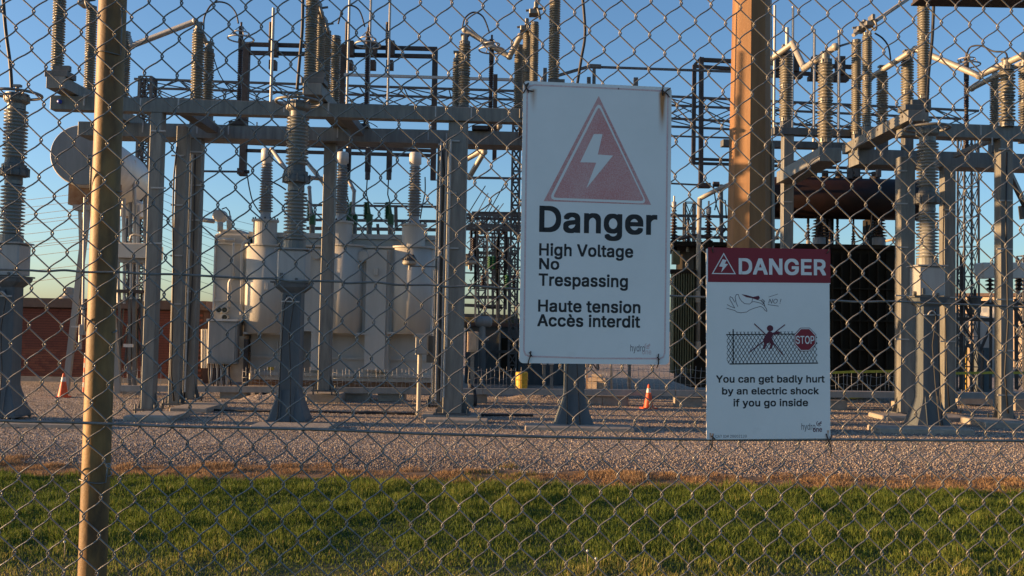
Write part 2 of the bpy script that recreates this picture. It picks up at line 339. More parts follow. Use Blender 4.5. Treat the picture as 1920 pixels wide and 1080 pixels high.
# ------------------------------------------------------------------ steel gantries (HSS columns and box beams)
ZB = 6.89; BH = .32; ZTOP = ZB+BH
def column(parent, px, Y, wpx, ztop, straps=(), cond=(), foot=True, m='galv', z0=0.0, rods=()):
    yb = 540  # plan position from the ground row at this depth
    q = P(px, 700, Y); g = Vector((q.x, Y, 0))
    # column stands vertically; px is measured at row 700
    wd = wpx*S(Y)/(1+.8*abs(px-960)/F); c = MB(); c.box((g.x, Y, (ztop+z0+.12)/2), (wd, wd, ztop-z0-.12), ch=.012)
    o = c.build('column', m, parent, True)
    if foot:
        b = MB(); b.box((g.x, Y, z0+.10), (wd*1.9, wd*1.9, .035)); b.build('base_plate', 'galv2', o, True)
        a = MB()
        for sx in (-1, 1):
            for sy in (-1, 1): a.cyl((g.x+sx*wd*.8, Y+sy*wd*.8, z0+.0), (g.x+sx*wd*.8, Y+sy*wd*.8, z0+.22), .022, n=6)
            a.add([(g.x+sx*wd*.5, Y-.01, z0+.12), (g.x+sx*wd*.9, Y-.01, z0+.12), (g.x+sx*wd*.5, Y-.01, z0+.5), (g.x+sx*wd*.5, Y+.01, z0+.12), (g.x+sx*wd*.9, Y+.01, z0+.12), (g.x+sx*wd*.5, Y+.01, z0+.5)], [(0, 1, 2), (5, 4, 3), (0, 3, 4, 1), (1, 4, 5, 2), (2, 5, 3, 0)])
        a.build('anchor_bolts', 'galv2', o, True, kind='stuff')
    for (py, x0, x1) in straps:
        z = row_refine((g.x, Y), py); a = P(x0, py, Y-wd/2).x; b2 = P(x1, py, Y-wd/2).x
        k = MB(); k.box(((a+b2)/2, Y-wd/2-.02, z), (abs(b2-a), .036, .035)); k.build('strap', 'alu', o, True)
    for (cx, y0, y1, r) in cond:
        X = P(cx, 600, Y-wd/2-.07).x; za, zb = row_refine((X, Y-wd/2-.07), y1), row_refine((X, Y-wd/2-.07), y0)
        k = MB(); k.cyl((X, Y-wd/2-.07, max(za, .1)), (X, Y-wd/2-.07, zb), r, n=10); k.build('conduit', 'alu', o, True)
    for (pts, r) in rods:
        k = MB(); k.tube([(P(a, b, Y-wd/2-.06)) for a, b in pts], r, 6); k.build('cable', 'black', o, True)
    return g, wd, o
def hbeam(parent, x0, y0, Y0_, x1, y1, Y1_, depth, zb=ZB, h=BH, name='beam', m='galv', ch=.015):
    a = P(x0, y0, Y0_); b = P(x1, y1, Y1_); ax = Vector((a.x, Y0_+depth/2, 0)); bx = Vector((b.x, Y1_+depth/2, 0))
    d = bx-ax; ang = math.atan2(d.y, d.x); c = (ax+bx)/2
    k = MB(); k.box((c.x, c.y, zb+h/2), (d.length, depth, h), rz=ang, ch=ch); return k.build(name, m, parent, True)

gl = thing('steel_gantry', 'grey steel gantry of two parallel box beams on columns left of the tall sign', 'steel gantry', G(284, 775))
hbeam(gl, 93, 189, 21.1, 1040, 215, 21.6, .3)
hbeam(gl, 145, 240, 24.1, 1060, 262, 24.4, .75, h=.36)
col1 = column(gl, 281, 21.35, 29, ZB, straps=((248, 284, 311), (354, 284, 311), (457, 281, 305)), rods=())
col2 = column(gl, 330, 22.8, 26, ZB, straps=((294, 322, 345), (386, 321, 343), (480, 320, 342), (570, 320, 340)), rods=((((332, 275), (326, 330), (324, 400), (325, 520), (323, 600), (321, 700), (326, 752)), .02),))
col3 = column(gl, 357, 24.4, 27, ZB, straps=((287, 358, 380), (349, 357, 380), (414, 354, 380), (547, 350, 373)), cond=((351, 290, 735, .025), (344, 262, 745, .03)), rods=((((366, 290), (364, 400), (361, 520), (356, 600), (350, 690), (345, 755)), .018),))
col4 = column(gl, 609, 24.75, 25, ZB, z0=.25)
col5 = column(gl, 850, 21.8, 37, ZB, straps=((268, 842, 862), (365, 836, 856), (467, 835, 860), (569, 836, 850), (275, 822, 833)), cond=((838, 262, 650, .028), (835, 655, 745, .025)))
col6 = column(gl, 824, 24.5, 25, ZB, cond=((820, 260, 760, .03), (830, 250, 765, .02), (812, 505, 770, .016)), straps=((520, 815, 830), (590, 815, 830), (340, 818, 830)), rods=((((828, 262), (833, 320), (829, 420), (826, 560), (824, 700), (826, 768)), .02),))
# cross ties between the two beams
for px in (335, 640, 985):
    a = P(px, 210, 21.5); hb = MB(); hb.box((a.x, 22.75, ZB+.2), (.28, 2.5, .22), ch=.01); hb.build('cross_beam', 'galv2', gl, True)
# vertical clips on the beam faces
for (px, y0, y1, Y) in ((158, 178, 198, 21.05), (264, 184, 204, 21.05), (335, 184, 203, 21.1), (533, 190, 210, 21.2), (616, 192, 213, 21.2), (817, 199, 219, 21.35), (884, 202, 221, 21.4), (268, 228, 248, 24.05), (370, 231, 250, 24.05), (429, 232, 252, 24.1), (633, 238, 258, 24.15), (803, 247, 262, 24.2), (402, 226, 233, 24.08), (482, 229, 236, 24.1)):
    a, b = P(px, y0, Y), P(px, y1, Y); k = MB(); k.box(((a.x), Y, (a.z+b.z)/2), (.03, .03, a.z-b.z)); k.build('beam_clip', 'alu', gl, True)
q = P(111, 190, 21.07); k = MB(); k.lathe((q.x, 21.12, q.z), [(.001, .06), (.045, .06), (.05, .0)], 16, ax=(0, -1, 0)); k.build('blue_marker', 'bluecap', gl, True)
# junction clutter boxes on the rear beam
for px, py in ((447, 224), (677, 232), (900, 241)):
    q = P(px, py+6, 24.3); k = MB(); k.box((q.x, 24.3, ZB+.36+.05), (.42, .3, .1)); k.tube(arc((q.x-.35, 24.2, ZB+.37), (q.x+.45, 24.2, ZB+.37), .15, 8), .012, 5); k.build('terminal_box', 'black', gl, True)

gr = thing('steel_gantry', 'grey steel gantry with sunlit left faces at the right edge of the yard', 'steel gantry', G(1690, 779))
hbeam(gr, 1692, 243, 22.6, 2300, 255, 23.2, .35, zb=6.98, h=.33)
hbeam(gr, 1608, 290, 25.4, 2300, 310, 26.0, .7, zb=6.75, h=.42)
c7 = column(gr, 1696, 24.3, 36, 6.75, straps=((323, 1684, 1700), (384, 1671, 1701), (465, 1680, 1702), (555, 1678, 1706), (636, 1678, 1704)))
c8 = column(gr, 1776, 25.6, 30, 6.75, straps=((558, 1760, 1795), (395, 1766, 1790), (640, 1762, 1790)), rods=((((1770, 380), (1768, 480), (1772, 580), (1775, 690), (1780, 765)), .018),))
c9 = column(gr, 1882, 22.9, 34, 6.98, straps=((282, 1872, 1896), (378, 1873, 1897), (468, 1868, 1898), (562, 1868, 1899), (657, 1870, 1900), (740, 1870, 1897)), rods=((((1888, 285), (1886, 420), (1890, 600), (1884, 700), (1890, 775)), .02),))
column(gr, 2110, 22.9, 34, 6.98)
for a, b in (((1790, 292), (1860, 262)),):   # lit diagonal brace between the beams
    k = MB(); k.beam((P(*a, 25.2)), (P(*b, 23.0)), .1, .12); k.build('brace', 'galv', gr, True)
k = MB(); k.beam(P(1893, 325, 23.2), P(1922, 385, 25.9), .12, .14); k.beam(P(1922, 385, 25.9), P(1925, 410, 25.9), .3, .2); k.build('brace', 'galv2', gr, True)
for (px, y0, y1, Y) in ((1757, 240, 252, 22.55), (1839, 234, 254, 22.6), (1609, 276, 292, 25.35), (1817, 284, 297, 25.4), (1860, 258, 272, 22.6)):
    a, b = P(px, y0, Y), P(px, y1, Y); k = MB(); k.box((a.x, Y, (a.z+b.z)/2), (.03, .03, abs(a.z-b.z))); k.build('beam_clip', 'alu', gr, True)

gm2 = thing('steel_gantry', 'slimmer steel gantry with two thin beams seen just right of the brown pole', 'steel gantry', (P(1473, 700, 26.2).x, 26.2, 0))
hbeam(gm2, 1451, 242, 25.9, 1640, 246, 26.1, .3, zb=ZT(P(1500, 247, 26), 248), h=.2, m='galv2')
hbeam(gm2, 1355, 265, 27.8, 1640, 272, 28.0, .3, zb=ZT(P(1470, 270, 27.9), 272), h=.2, m='galv2')
column(gm2, 1473, 26.15, 24, ZT(P(1473, 247, 26.1), 248), straps=((380, 1468, 1485),))
for px, py in ((284, 788), (334, 772), (360, 766)):
    pass
pad(275, 790, 90, 9, 'low concrete footing under the leftmost gantry column', 1.2)
pad(352, 774, 70, 9, 'low concrete footing under the pair of columns beside the brown brick building', 1.6)
pad(606, 755, 66, 17, 'raised concrete block footing under the single column before the pale transformer', .8)
pad(855, 794, 118, 7, 'long low concrete footing in front of the wide central column', .5)
pad(845, 786, 110, 7, 'low concrete footing directly under the wide central column', .9)
pad(874, 761, 36, 21, 'upright concrete block right behind the wide central column', .5)
pad(1693, 790, 60, 8, 'sunlit concrete footing under the column right of the black transformer', 1.2)
pad(1892, 803, 90, 11, 'concrete footing under the column nearest the right edge', 1.2)
pad(1790, 790, 70, 7, 'concrete footing under the column behind the rightmost voltage transformer', 1.2)
pad(1918, 770, 30, 22, 'concrete block at the right edge behind the last column', .8)

# ------------------------------------------------------------------ voltage transformers in front (porcelain on pedestals)
def cvt(px, ybase, label, hidden_top=False, flip=1):
    g = G(px, ybase); s = 19.8/F; t = thing('voltage_transformer', label, 'voltage transformer', g, 'voltage transformers standing in the front row')
    z = lambda y: (793-y)*s
    # flared pedestal foot
    m = MB()
    prof = [(-.43, -.30, 0.06), (.43, .30, .06)]
    def ring(hx, hy, zz, c=.03): return [(-hx+c, -hy, zz), (hx-c, -hy, zz), (hx, -hy+c, zz), (hx, hy-c, zz), (hx-c, hy, zz), (-hx+c, hy, zz), (-hx, hy-c, zz), (-hx, -hy+c, zz)]
    R = [ring(.40, .36, .09), ring(.38, .34, .16), ring(.245, .25, z(742)), ring(.215, .22, z(730)), ring(.205, .21, z(548))]
    vs = sum(R, []); fs = [(k*8+i, k*8+(i+1) % 8, k*8+8+(i+1) % 8, k*8+8+i) for k in range(4) for i in range(8)]+[tuple(range(7, -1, -1)), tuple(range(32, 40))]
    m.add(vs, fs); ped = m.build('pedestal', 'bluegrey', t)
    m = MB(); m.box((0, 0, .075), (.86, .78, .03)); m.build('base_plate', 'bluegrey', t)
    m = MB()
    for sx in (-.36, -.12, .12, .36):
        for sy in (-.33, .33): m.cyl((sx, sy, 0), (sx, sy, .13), .02, n=6); m.cyl((sx, sy, .02), (sx, sy, .055), .035, n=6)
    m.build('anchor_bolts', 'galv2', t, kind='stuff')
    for sx in (-.14, .14):      # gussets at the foot
        m = MB(); m.add([(sx-.01, -.24, z(725)), (sx+.01, -.24, z(725)), (sx+.01, -.37, .09), (sx-.01, -.37, .09), (sx-.01, -.2, .09), (sx+.01, -.2, .09)], [(0, 3, 2, 1), (0, 4, 3), (1, 2, 5), (0, 1, 5, 4)])
        m.build('gusset', 'bluegrey', t)
    # bracket under the tank
    m = MB()
    R = [ring(.21, .215, z(548), .03), ring(.34, .3, z(538), .05), ring(.36, .32, z(531), .05)]
    m.add(sum(R, []), [(k*8+i, k*8+(i+1) % 8, k*8+8+(i+1) % 8, k*8+8+i) for k in range(2) for i in range(8)]+[tuple(range(7, -1, -1)), tuple(range(16, 24))])
    m.build('bracket', 'bluegrey', t)
    m = MB(); m.box((-.02, 0, z(529)), (.80, .62, .035)); m.build('shelf_plate', 'galv2', t)
    m = MB(); m.box((0, 0, z(497)), (.60, .52, 58*s), ch=.03); tk = m.build('tank', 'tankgrey', t)
    m = MB(); m.box((0, 0, z(466)), (.70, .60, .035), ch=.01); m.build('tank_lid', 'grey', tk)
    m = MB(); m.cyl((-.30, -.1, z(522)), (-.36, -.1, z(522)), .05); m.box((-.2, -.27, z(518)), (.06, .04, .14)); m.cyl((.12, -.26, z(523)), (.12, -.29, z(523)), .03, n=8); m.build('valve', 'galv2', tk)
    R0 = 22*s
    for (ya, yb, r) in ((464, 450, R0*.95), (355, 348, R0*.72)):
        fb = MB(); fb.lathe((0, 0, z(ya)), [(.02, 0), (r, 0), (r, (ya-yb)*s), (.02, (ya-yb)*s)], 20, sm=False)
        fb.build('fitting', 'galv', t)
    pb = MB(); sheds(pb, 0, 0, z(449), z(356), R0, 6.6*s, 24, .66); pb.build('porcelain', 'porcb', t)
    pb = MB(); sheds(pb, 0, 0, z(305), z(213), R0*.98, 6.6*s, 24, .66); pb.build('porcelain', 'porcb', t)
    fb = MB(); r = R0
    fb.lathe((0, 0, z(348)), [(r*.7, 0), (r*.7, 8*s), (r*1.12, 9*s), (r*1.15, 14*s), (r*1.12, 20*s), (r*.98, 22*s), (r*.98, 30*s), (r*.78, 32*s), (r*.72, 43*s), (r*.1, 43*s)], 24, sm=False)
    for q in range(10):
        a = 2*PI*q/10; fb.cyl((math.cos(a)*r*1.16, math.sin(a)*r*1.16, z(339)), (math.cos(a)*r*1.16, math.sin(a)*r*1.16, z(323)), .018, n=6)
    fb.build('joint_flange', 'galv2', t)
    fb = MB()
    fb.lathe((0, 0, z(213)), [(r*.72, 0), (r*.72, 10*s), (r*.95, 14*s), (r*1.0, 17*s), (r*1.0, 24*s), (r*.9, 25*s), (r*.9, 30*s), (r*.3, 33*s), (.02, 33*s)], 24, sm=False)
    for q in range(8):
        a = 2*PI*q/8; fb.cyl((math.cos(a)*r*.98, math.sin(a)*r*.98, z(198)), (math.cos(a)*r*.98, math.sin(a)*r*.98, z(185)), .022, n=6)
    fb.cyl((0, 0, z(182)), (0, 0, z(166)), .035, n=8); fb.box((0, 0, z(168)), (.16, .1, .05)); fb.build('top_terminal', 'fit', t)
    rg = MB(); rg.torus((0, 0, z(184)), 43*s*.98, .032, 40, 8)
    for q in range(4):
        a = PI/4+PI/2*q; rg.cyl((math.cos(a)*r*.8, math.sin(a)*r*.8, z(190)), (math.cos(a)*43*s, math.sin(a)*43*s, z(184)), .014, n=6)
    rg.build('corona_ring', 'fit', t)
    c = MB(); c.tube([(-.07*flip, -.25, z(553)), (-.12*flip, -.27, z(575)), (-.15*flip, -.27, z(640)), (-.17*flip, -.28, z(720)), (-.16*flip, -.40, z(775)), (-.17*flip, -.45, .0)], .014, 6); c.build('cable', 'black', t)
    c = MB(); c.tube([(.06, -.25, z(553)), (.08, -.27, z(570)), (.0, -.27, z(625)), (.06, -.28, z(700)), (.10, -.40, z(772)), (.12, -.45, 0)], .012, 6); c.build('cable', 'black', t)
    c = MB(); c.box((.0, -.25, z(565)), (.38, .03, .03)); c.tube(arc((-.1, -.27, z(565)), (.08, -.27, z(565)), .09, 8), .018, 6); c.build('clamp', 'alu', t)
    return t
vt1 = cvt(8, 785, 'leftmost voltage transformer, cut off by the left edge of the picture')
vt2 = cvt(543, 793, 'voltage transformer on a flared pedestal in front of the pale transformer')
vt3 = cvt(1075, 800, 'voltage transformer mostly hidden behind the tall danger sign')
vt4 = cvt(1738, 803, 'voltage transformer at the right with a sunlit tank side', flip=-1)
cvt(-500, 777, 'voltage transformer standing just beyond the left edge of the picture')
pad(60, 803, 210, 9, 'long low concrete slab below the leftmost voltage transformer', .5, 0)
pad(543, 806, 150, 7, 'long low concrete slab below the voltage transformer in front of the pale transformer', .7)
pad(1087, 809, 205, 8, 'long low concrete slab under the tall danger sign', .7)
pad(1738, 814, 178, 10, 'long low grey slab below the voltage transformer at the right', .7)

# ------------------------------------------------------------------ disconnect switches across the beams
def disconnect(label, px, Yn, Yf, zb, zt, ins, blades_=(), wd=.42, hw=()):
    """ins: (px, ybottom, ytop, Rpx, Y, units)"""
    q = P(px, 180, Yn); t = thing('disconnect_switch', label, 'disconnect switch', (q.x, Yn, zb), 'disconnect switches lying across the gantry beams')
    m = MB(); m.box((q.x, (Yn+Yf)/2, zb+.13), (wd, Yf-Yn, .26), ch=.01); m.build('channel', 'galv', t, True)
    m = MB(); m.box((q.x, Yn+.22, zb+.33), (wd*1.25, .42, .13), ch=.01); m.box((q.x+wd*.2, Yn+.1, zb+.46), (wd*.9, .1, .12)); m.build('mounting_box', 'galv2', t, True)
    m = MB()
    for i in range(6): m.cyl((q.x-wd/2-.012, Yn+.3+i*(Yf-Yn-.6)/5, zb+.16), (q.x-wd/2+.02, Yn+.3+i*(Yf-Yn-.6)/5, zb+.16), .03, n=8)
    m.build('bolts', 'dark', t, True, kind='stuff')
    for (ipx, yb, yt, R, Y, u) in ins:
        q0 = P(ipx, yb, Y); zt_ = row_refine((q0.x, Y), yt)
        insulator(t, q0.x, Y, q0.z, zt_, R*S(Y), u)
        if q0.z > zb+.3: k = MB(); k.box((q0.x, Y, (q0.z+zb+.24)/2), (.2, .2, q0.z-zb-.24), ch=.02); k.build('stand', 'fit', t, True)
    for (a, b, Y, r) in blades_:
        k = MB(); A, B = P(*a, Y), P(*b, Y+.6); k.cyl(A, B, r, n=10); k.build('blade', 'aluw', t, True)
    for (a, b, Y) in hw:      # contact jaws
        c = P(a, b, Y); k = MB(); k.box(c, (.24, .35, .12), ch=.02); k.box(c+Vector((.05, -.1, .14)), (.1, .3, .16), ch=.02); k.cyl(c+Vector((-.2, 0, .05)), c+Vector((.25, 0, .12)), .03, n=8)
        k.torus(c+Vector((.12, -.1, -.05)), .13, .03, 16, 6, ax=(1, 0, .3)); k.build('contact_jaw', 'fit', t, True)
    return t
ZD = 7.24
disconnect('disconnect switch with a pale box at the far left end of the gantry', 103, 20.55, 25.0, ZD, 0,
           ((107, 137, -62, 12, 20.9, 2), (166, 196, 12, 10.5, 23.7, 2), (232, 200, 60, 9.5, 24.6, 2)), hw=((160, 8, 23.7),))
disconnect('disconnect switch behind the voltage transformer in front of the pale transformer', 585, 20.7, 25.0, ZD, 0,
           ((581, 152, -55, 12, 21.1, 2), (597, 194, 30, 9.5, 22.9, 2), (609, 198, 58, 10, 23.9, 2), (627, 200, 68, 10, 24.6, 2)), hw=((596, 22, 22.9), (607, 52, 23.9)))
disconnect('disconnect switch rising above the top left corner of the tall sign', 1036, 20.9, 25.1, ZD, 0,
           ((1038, 156, -58, 11, 21.2, 2), (1000, 200, 42, 8.5, 23.2, 2), (986, 205, 60, 8.5, 23.9, 2), (971, 232, 85, 9.5, 24.7, 2)),
           blades_=(((1001, 22), (1014, -10), 23.2, .05), ((968, 84), (982, 62), 24.2, .045)), hw=((1001, 24, 23.2), (984, 55, 23.8)))
disconnect('disconnect switch on a sunlit sloping channel above the voltage transformer at the right', 1722, 21.9, 26.3, 7.18, 0,
           ((1731, 186, -42, 11.5, 22.2, 2), (1625, 236, 62, 9.5, 25.0, 2), (1605, 252, 75, 9.5, 25.9, 2)),
           blades_=(((1632, 46), (1705, -4), 25, .055), ((1600, 66), (1632, 46), 25.2, .05)), hw=((1628, 46, 25.0), (1612, 56, 25.4)), wd=.5)

# ------------------------------------------------------------------ single post insulators with bus tubes
def post_ins(px, yb, yt, R, Y, label, u=2, zs=None, mat_='porc'):
    q = P(px, yb, Y); zt_ = row_refine((q.x, Y), yt); zs = zs if zs is not None else q.z-.2
    t = thing('post_insulator', label, 'insulator', (q.x, Y, zs), 'ribbed post insulators holding the bus tubes')
    insulator(t, q.x, Y, q.z, zt_, R*S(Y), u, pm=mat_)
    if q.z > zs: k = MB(); k.box((q.x, Y, (q.z+zs)/2), (.26, .26, q.z-zs), ch=.02); k.build('stand', 'galv2', t, True)
    k = MB(); k.cyl((q.x, Y, zt_), (q.x, Y, zt_+.16), R*S(Y)*.55, n=10); k.box((q.x, Y, zt_+.17), (.22, .16, .05)); k.build('clamp', 'fit', t, True)
    return t
ZR = ZB+.36
post_ins(368, 196, 56, 12, 24.3, 'front one of the two ribbed insulators left of the surge arrester at top left', zs=ZR)
post_ins(389, 198, 92, 10.5, 24.75, 'shorter ribbed insulator half hidden behind another at top left', zs=ZR)
post_ins(869, 200, 78, 12, 24.4, 'front one of the two ribbed insulators above the wide central column', zs=ZR)
post_ins(856, 202, 110, 9.5, 24.8, 'ribbed insulator half hidden behind another above the wide central column', zs=ZR)
post_ins(1473, 228, 97, 12.5, 26.1, 'ribbed insulator right beside the brown pole', zs=ZT(P(1500, 247, 26), 248)+.2)
post_ins(1547, 268, 112, 14.5, 22.5, 'fat ribbed insulator standing above the oxide red tank', zs=ZT(P(1547, 280, 22.5), 282))
post_ins(1654, 262, 136, 11, 26.0, 'dark shaded ribbed insulator left of the sunlit sloping channel', zs=7.17)
post_ins(1701, 240, 107, 12, 25.6, 'ribbed insulator left of the tallest stack at the right', zs=7.17)
post_ins(1888, 238, 124, 15, 22.8, 'fat ribbed insulator near the right edge', zs=7.31)
post_ins(1865, 262, 142, 9, 25.7, 'thin ribbed insulator half hidden behind the fat one near the right edge', zs=7.17)
post_ins(1922, 262, 118, 12, 24.2, 'ribbed insulator cut off by the right edge of the picture', zs=7.17)
# box beam under the fat insulator
q = P(1547, 292, 22.5); k = MB(); k.box((q.x+.06, 24.1, q.z), (.55, 3.6, .33), ch=.02)
o = k.build('bracket_beam', 'galv', None); tag(o, 'short box beam pointing away above the oxide red tank', 'steel beam')
def bus(label, segs, r, m='aluw', ends=True, group='bus tubes joining the insulators'):
    t = thing('bus_tube', label, 'bus tube', P(*segs[0][0]), group)
    for pts in segs:
        W_ = [P(*p) for p in pts]; k = MB()
        for a, b in zip(W_, W_[1:]): k.cyl(a, b, r, n=12)
        for a in W_: k.lathe(a-Vector((0, 0, r*1.25)), [(.001, 0), (r*.9, r*.35), (r*1.25, r*1.25), (r*.9, r*2.15), (.001, r*2.5)], 10)
        k.build('tube', m, t, True)
    return t
bus('pale bus tube running from behind the fence post up to the top left insulator', [[(238, 64, 24.6), (247, 86, 24.6), (366, 40, 24.3)]], .075, 'alu')
bus('bus tube end sloping down behind the top left insulator', [[(372, 48, 24.4), (398, 104, 25.2)]], .06)
bus('orange lit bus tube sloping down from above the wide central column', [[(872, 56, 24.4), (955, 106, 24.3), (976, 68, 24.1)]], .075)
bus('zigzag bus tube just right of the brown pole', [[(1436, 118, 26.4), (1486, 82, 25.6), (1508, 128, 24.5), (1566, 88, 22.3)]], .08)
bus('bus tube crossing behind the tallest insulator at the right', [[(1632, 146, 26.2), (1716, 92, 25.0), (1836, 142, 23.6), (1918, 104, 22.4)]], .08)
bus('lower bus tube at the right edge', [[(1822, 166, 26.2), (1868, 142, 25.6), (1930, 112, 24.2)]], .075)
bus('forked sunlit tubes seen between the wide column and the tall sign', [[(872, 300, 29), (908, 280, 28.5), (936, 236, 28)], [(880, 332, 29), (908, 285, 28.5)]], .085)
bus('thin dark bus tube hanging below the rear beam at far left', [[(381, 321, 30), (452, 322, 30)]], .035, 'tower')
bus('slanting tube behind the voltage transformer before the pale transformer', [[(510, 280, 28), (545, 330, 27), (602, 335, 27)], [(560, 285, 28), (608, 345, 27)]], .06)
bus('steel tube behind the middle bushing of the pale transformer', [[(650, 330, 30), (664, 358, 30), (662, 400, 30)], [(580, 352, 30), (583, 400, 30)]], .06, 'alu')
# cables: loops and droppers
def cable(label, pts, r=.022, m='black', group='black cable loops and droppers'):
    pts = [P(*p) for p in pts]
    sm = []
    for i in range(len(pts)-1):
        p0, p1, p2, p3 = pts[max(i-1, 0)], pts[i], pts[i+1], pts[min(i+2, len(pts)-1)]
        for k in range(6):
            t = k/6; sm.append(.5*((2*p1)+(-p0+p2)*t+(2*p0-5*p1+4*p2-p3)*t*t+(-p0+3*p1-3*p2+p3)*t**3))
    sm.append(pts[-1]); o = MB().tube(sm, r, 6).build('cable', m); return tag(o, label, 'cable', group)
cable('thick black cable rising from the leftmost voltage transformer', [(22, 168, 19.8), (19, 120, 19.8), (10, 50, 19.8), (4, -30, 19.8)], .035)
cable('thick black cable rising from the voltage transformer before the pale transformer', [(557, 168, 19.8), (562, 110, 19.8), (567, 50, 19.8), (568, -30, 19.8)], .035)
cable('thick black cable rising behind the top of the tall sign', [(1082, 160, 20), (1090, 110, 20), (1097, 60, 20), (1091, -20, 20)], .035)
cable('thick black cable rising from the voltage transformer at the right', [(1738, 210, 21.2), (1741, 140, 21.2), (1748, 70, 21.2), (1752, -30, 21.2)], .035)
cable('cable loop from the top left insulator to the surge arrester', [(382, 55, 24.4), (384, 30, 24.4), (400, 6, 24.4), (424, 6, 24.4), (441, 22, 24.4), (447, 44, 24.4)])
cable('cable loop ending at the surge arrester behind the dark frame', [(634, 45, 24.4), (642, 20, 24.4), (656, 10, 24.4), (674, 20, 24.4), (684, 50, 24.4)])
cable('cable loop above the wide central column', [(867, 52, 24.4), (872, 34, 24.4), (888, 23, 24.4), (906, 32, 24.4), (918, 62, 24.4)])
cable('cable loop hanging right of the paired insulators at the right', [(1640, 62, 25), (1655, 72, 25), (1666, 88, 25), (1670, 112, 25)])
cable('cable loop from the slim arrester towards the right edge', [(1813, 102, 24), (1820, 88, 24), (1840, 86, 23.6), (1862, 96, 23.2), (1884, 98, 23), (1889, 110, 22.8)])
cable('thin cable dropping behind the top left insulators', [(400, 106, 24.8), (412, 140, 24.8), (432, 170, 24.8), (446, 186, 24.8)], .015)
cable('curved cable right of the fat insulator', [(1570, 88, 22.3), (1582, 84, 22.6), (1596, 80, 24)], .03)
cable('curved jumper behind the upper porcelain in front of the pale transformer', [(508, 340, 28), (524, 348, 28), (536, 356, 28)], .025)
cable('thin cable hanging to the left bushing of the pale transformer', [(463, 325, 29), (468, 355, 29), (475, 380, 29), (490, 402, 29)], .02)
cable('thin cable hanging beside the right bushing of the pale transformer', [(797, 332, 29), (797, 360, 29), (792, 385, 29), (788, 410, 29)], .02)

# surge arresters with rings
def arrester(px, yb, yt, yr, label, Y=24.4):
    q = P(px, yb, Y); zt_ = row_refine((q.x, Y), yt); s = S(Y); zr = row_refine((q.x, Y), yr)
    t = thing('surge_arrester', label, 'surge arrester', (q.x, Y, ZR), 'slim surge arresters with rings')
    H = zt_-ZR; m = MB(); sheds(m, q.x, Y, ZR+.15, ZR+H*.38, 5*s, .05, 12, .75); m.build('porcelain', 'porcd', t, True); m = MB(); sheds(m, q.x, Y, ZR+H*.46, ZR+H*.76, 5*s, .05, 12, .75); m.build('porcelain', 'porcd', t, True)
    for za, zb_, rq in ((ZR, ZR+.15, 6), (ZR+H*.38, ZR+H*.46, 3.5), (ZR+H*.76, zt_, 4.6), (zt_, zt_+.12, 2)): MB().cyl((q.x, Y, za), (q.x, Y, zb_), rq*s, n=12).build('flange', 'dark', t, True)
    m = MB(); m.torus((q.x, Y, zr), 24*s, .022, 32, 6); m.torus((q.x, Y, zr+11*s), 15*s, .018, 28, 6)
    for i in range(4):
        a = i*PI/2+.5; m.tube([(q.x+math.cos(a)*3*s, Y+math.sin(a)*3*s, zt_), (q.x+math.cos(a)*15*s, Y+math.sin(a)*15*s, zr+11*s), (q.x+math.cos(a)*24*s, Y+math.sin(a)*24*s, zr)], .012, 5)
    m.build('grading_ring', 'alu', t, True)
arrester(447, 228, 50, 73, 'slim dark surge arrester with two rings left of the dark frame')
arrester(686, 230, 60, 84, 'surge arrester with rings in front of the middle of the dark frame')
arrester(919, 236, 74, 94, 'surge arrester with rings behind the orange lit bus tube')
arrester(1812, 262, 108, 122, 'surge arrester with rings between the tallest insulator and the right edge', Y=25.8)

# ------------------------------------------------------------------ dark bus frames, trusses, towers behind
def bars(name, label, cat, Y, segs, w_, m='dark', group=None, part='bar', extra=None):
    a0 = segs[0]; t = thing(name, label, cat, P(a0[0], a0[1], Y), group)
    for s_ in segs:
        x0, y0, x1, y1 = s_[:4]; ww = s_[4] if len(s_) > 4 else w_; dy = s_[5] if len(s_) > 5 else 0
        k = MB(); k.beam(P(x0, y0, Y+dy), P(x1, y1, Y+dy), ww*S(Y), ww*S(Y)); k.build(part, m, t, True)
    return t
YF = 31
fr = bars('bus_support_frame', 'dark rectangular steel frame standing out above the left gantry', 'steel frame', YF,
     ((463, 80, 455, 330, 12), (645, 84, 637, 290, 10), (816, 92, 812, 338, 10), (458, 83, 820, 92, 7), (462, 99, 816, 106, 7), (452, 268, 812, 283, 6, 1), (455, 282, 812, 292, 6)), 8)
for px in (513, 656, 699, 732):
    c = P(px, 92, YF-.2); k = MB(); k.box(c, (.28, .3, .5)); k.box(c-Vector((0, 0, .55)), (.22, .3, .3)); k.cyl(c-Vector((.12, 0, -.2)), c+Vector((-.12, 0, .9)), .055, n=8); k.build('clamp', 'dark', fr, True)
for (px, py) in ((453, 322),):
    c = P(px, py, YF-.2); k = MB(); k.box(c, (.22, .3, .2)); k.cyl(c, c+Vector((.25, 0, 0)), .06); k.build('clamp', 'dark', fr, True)
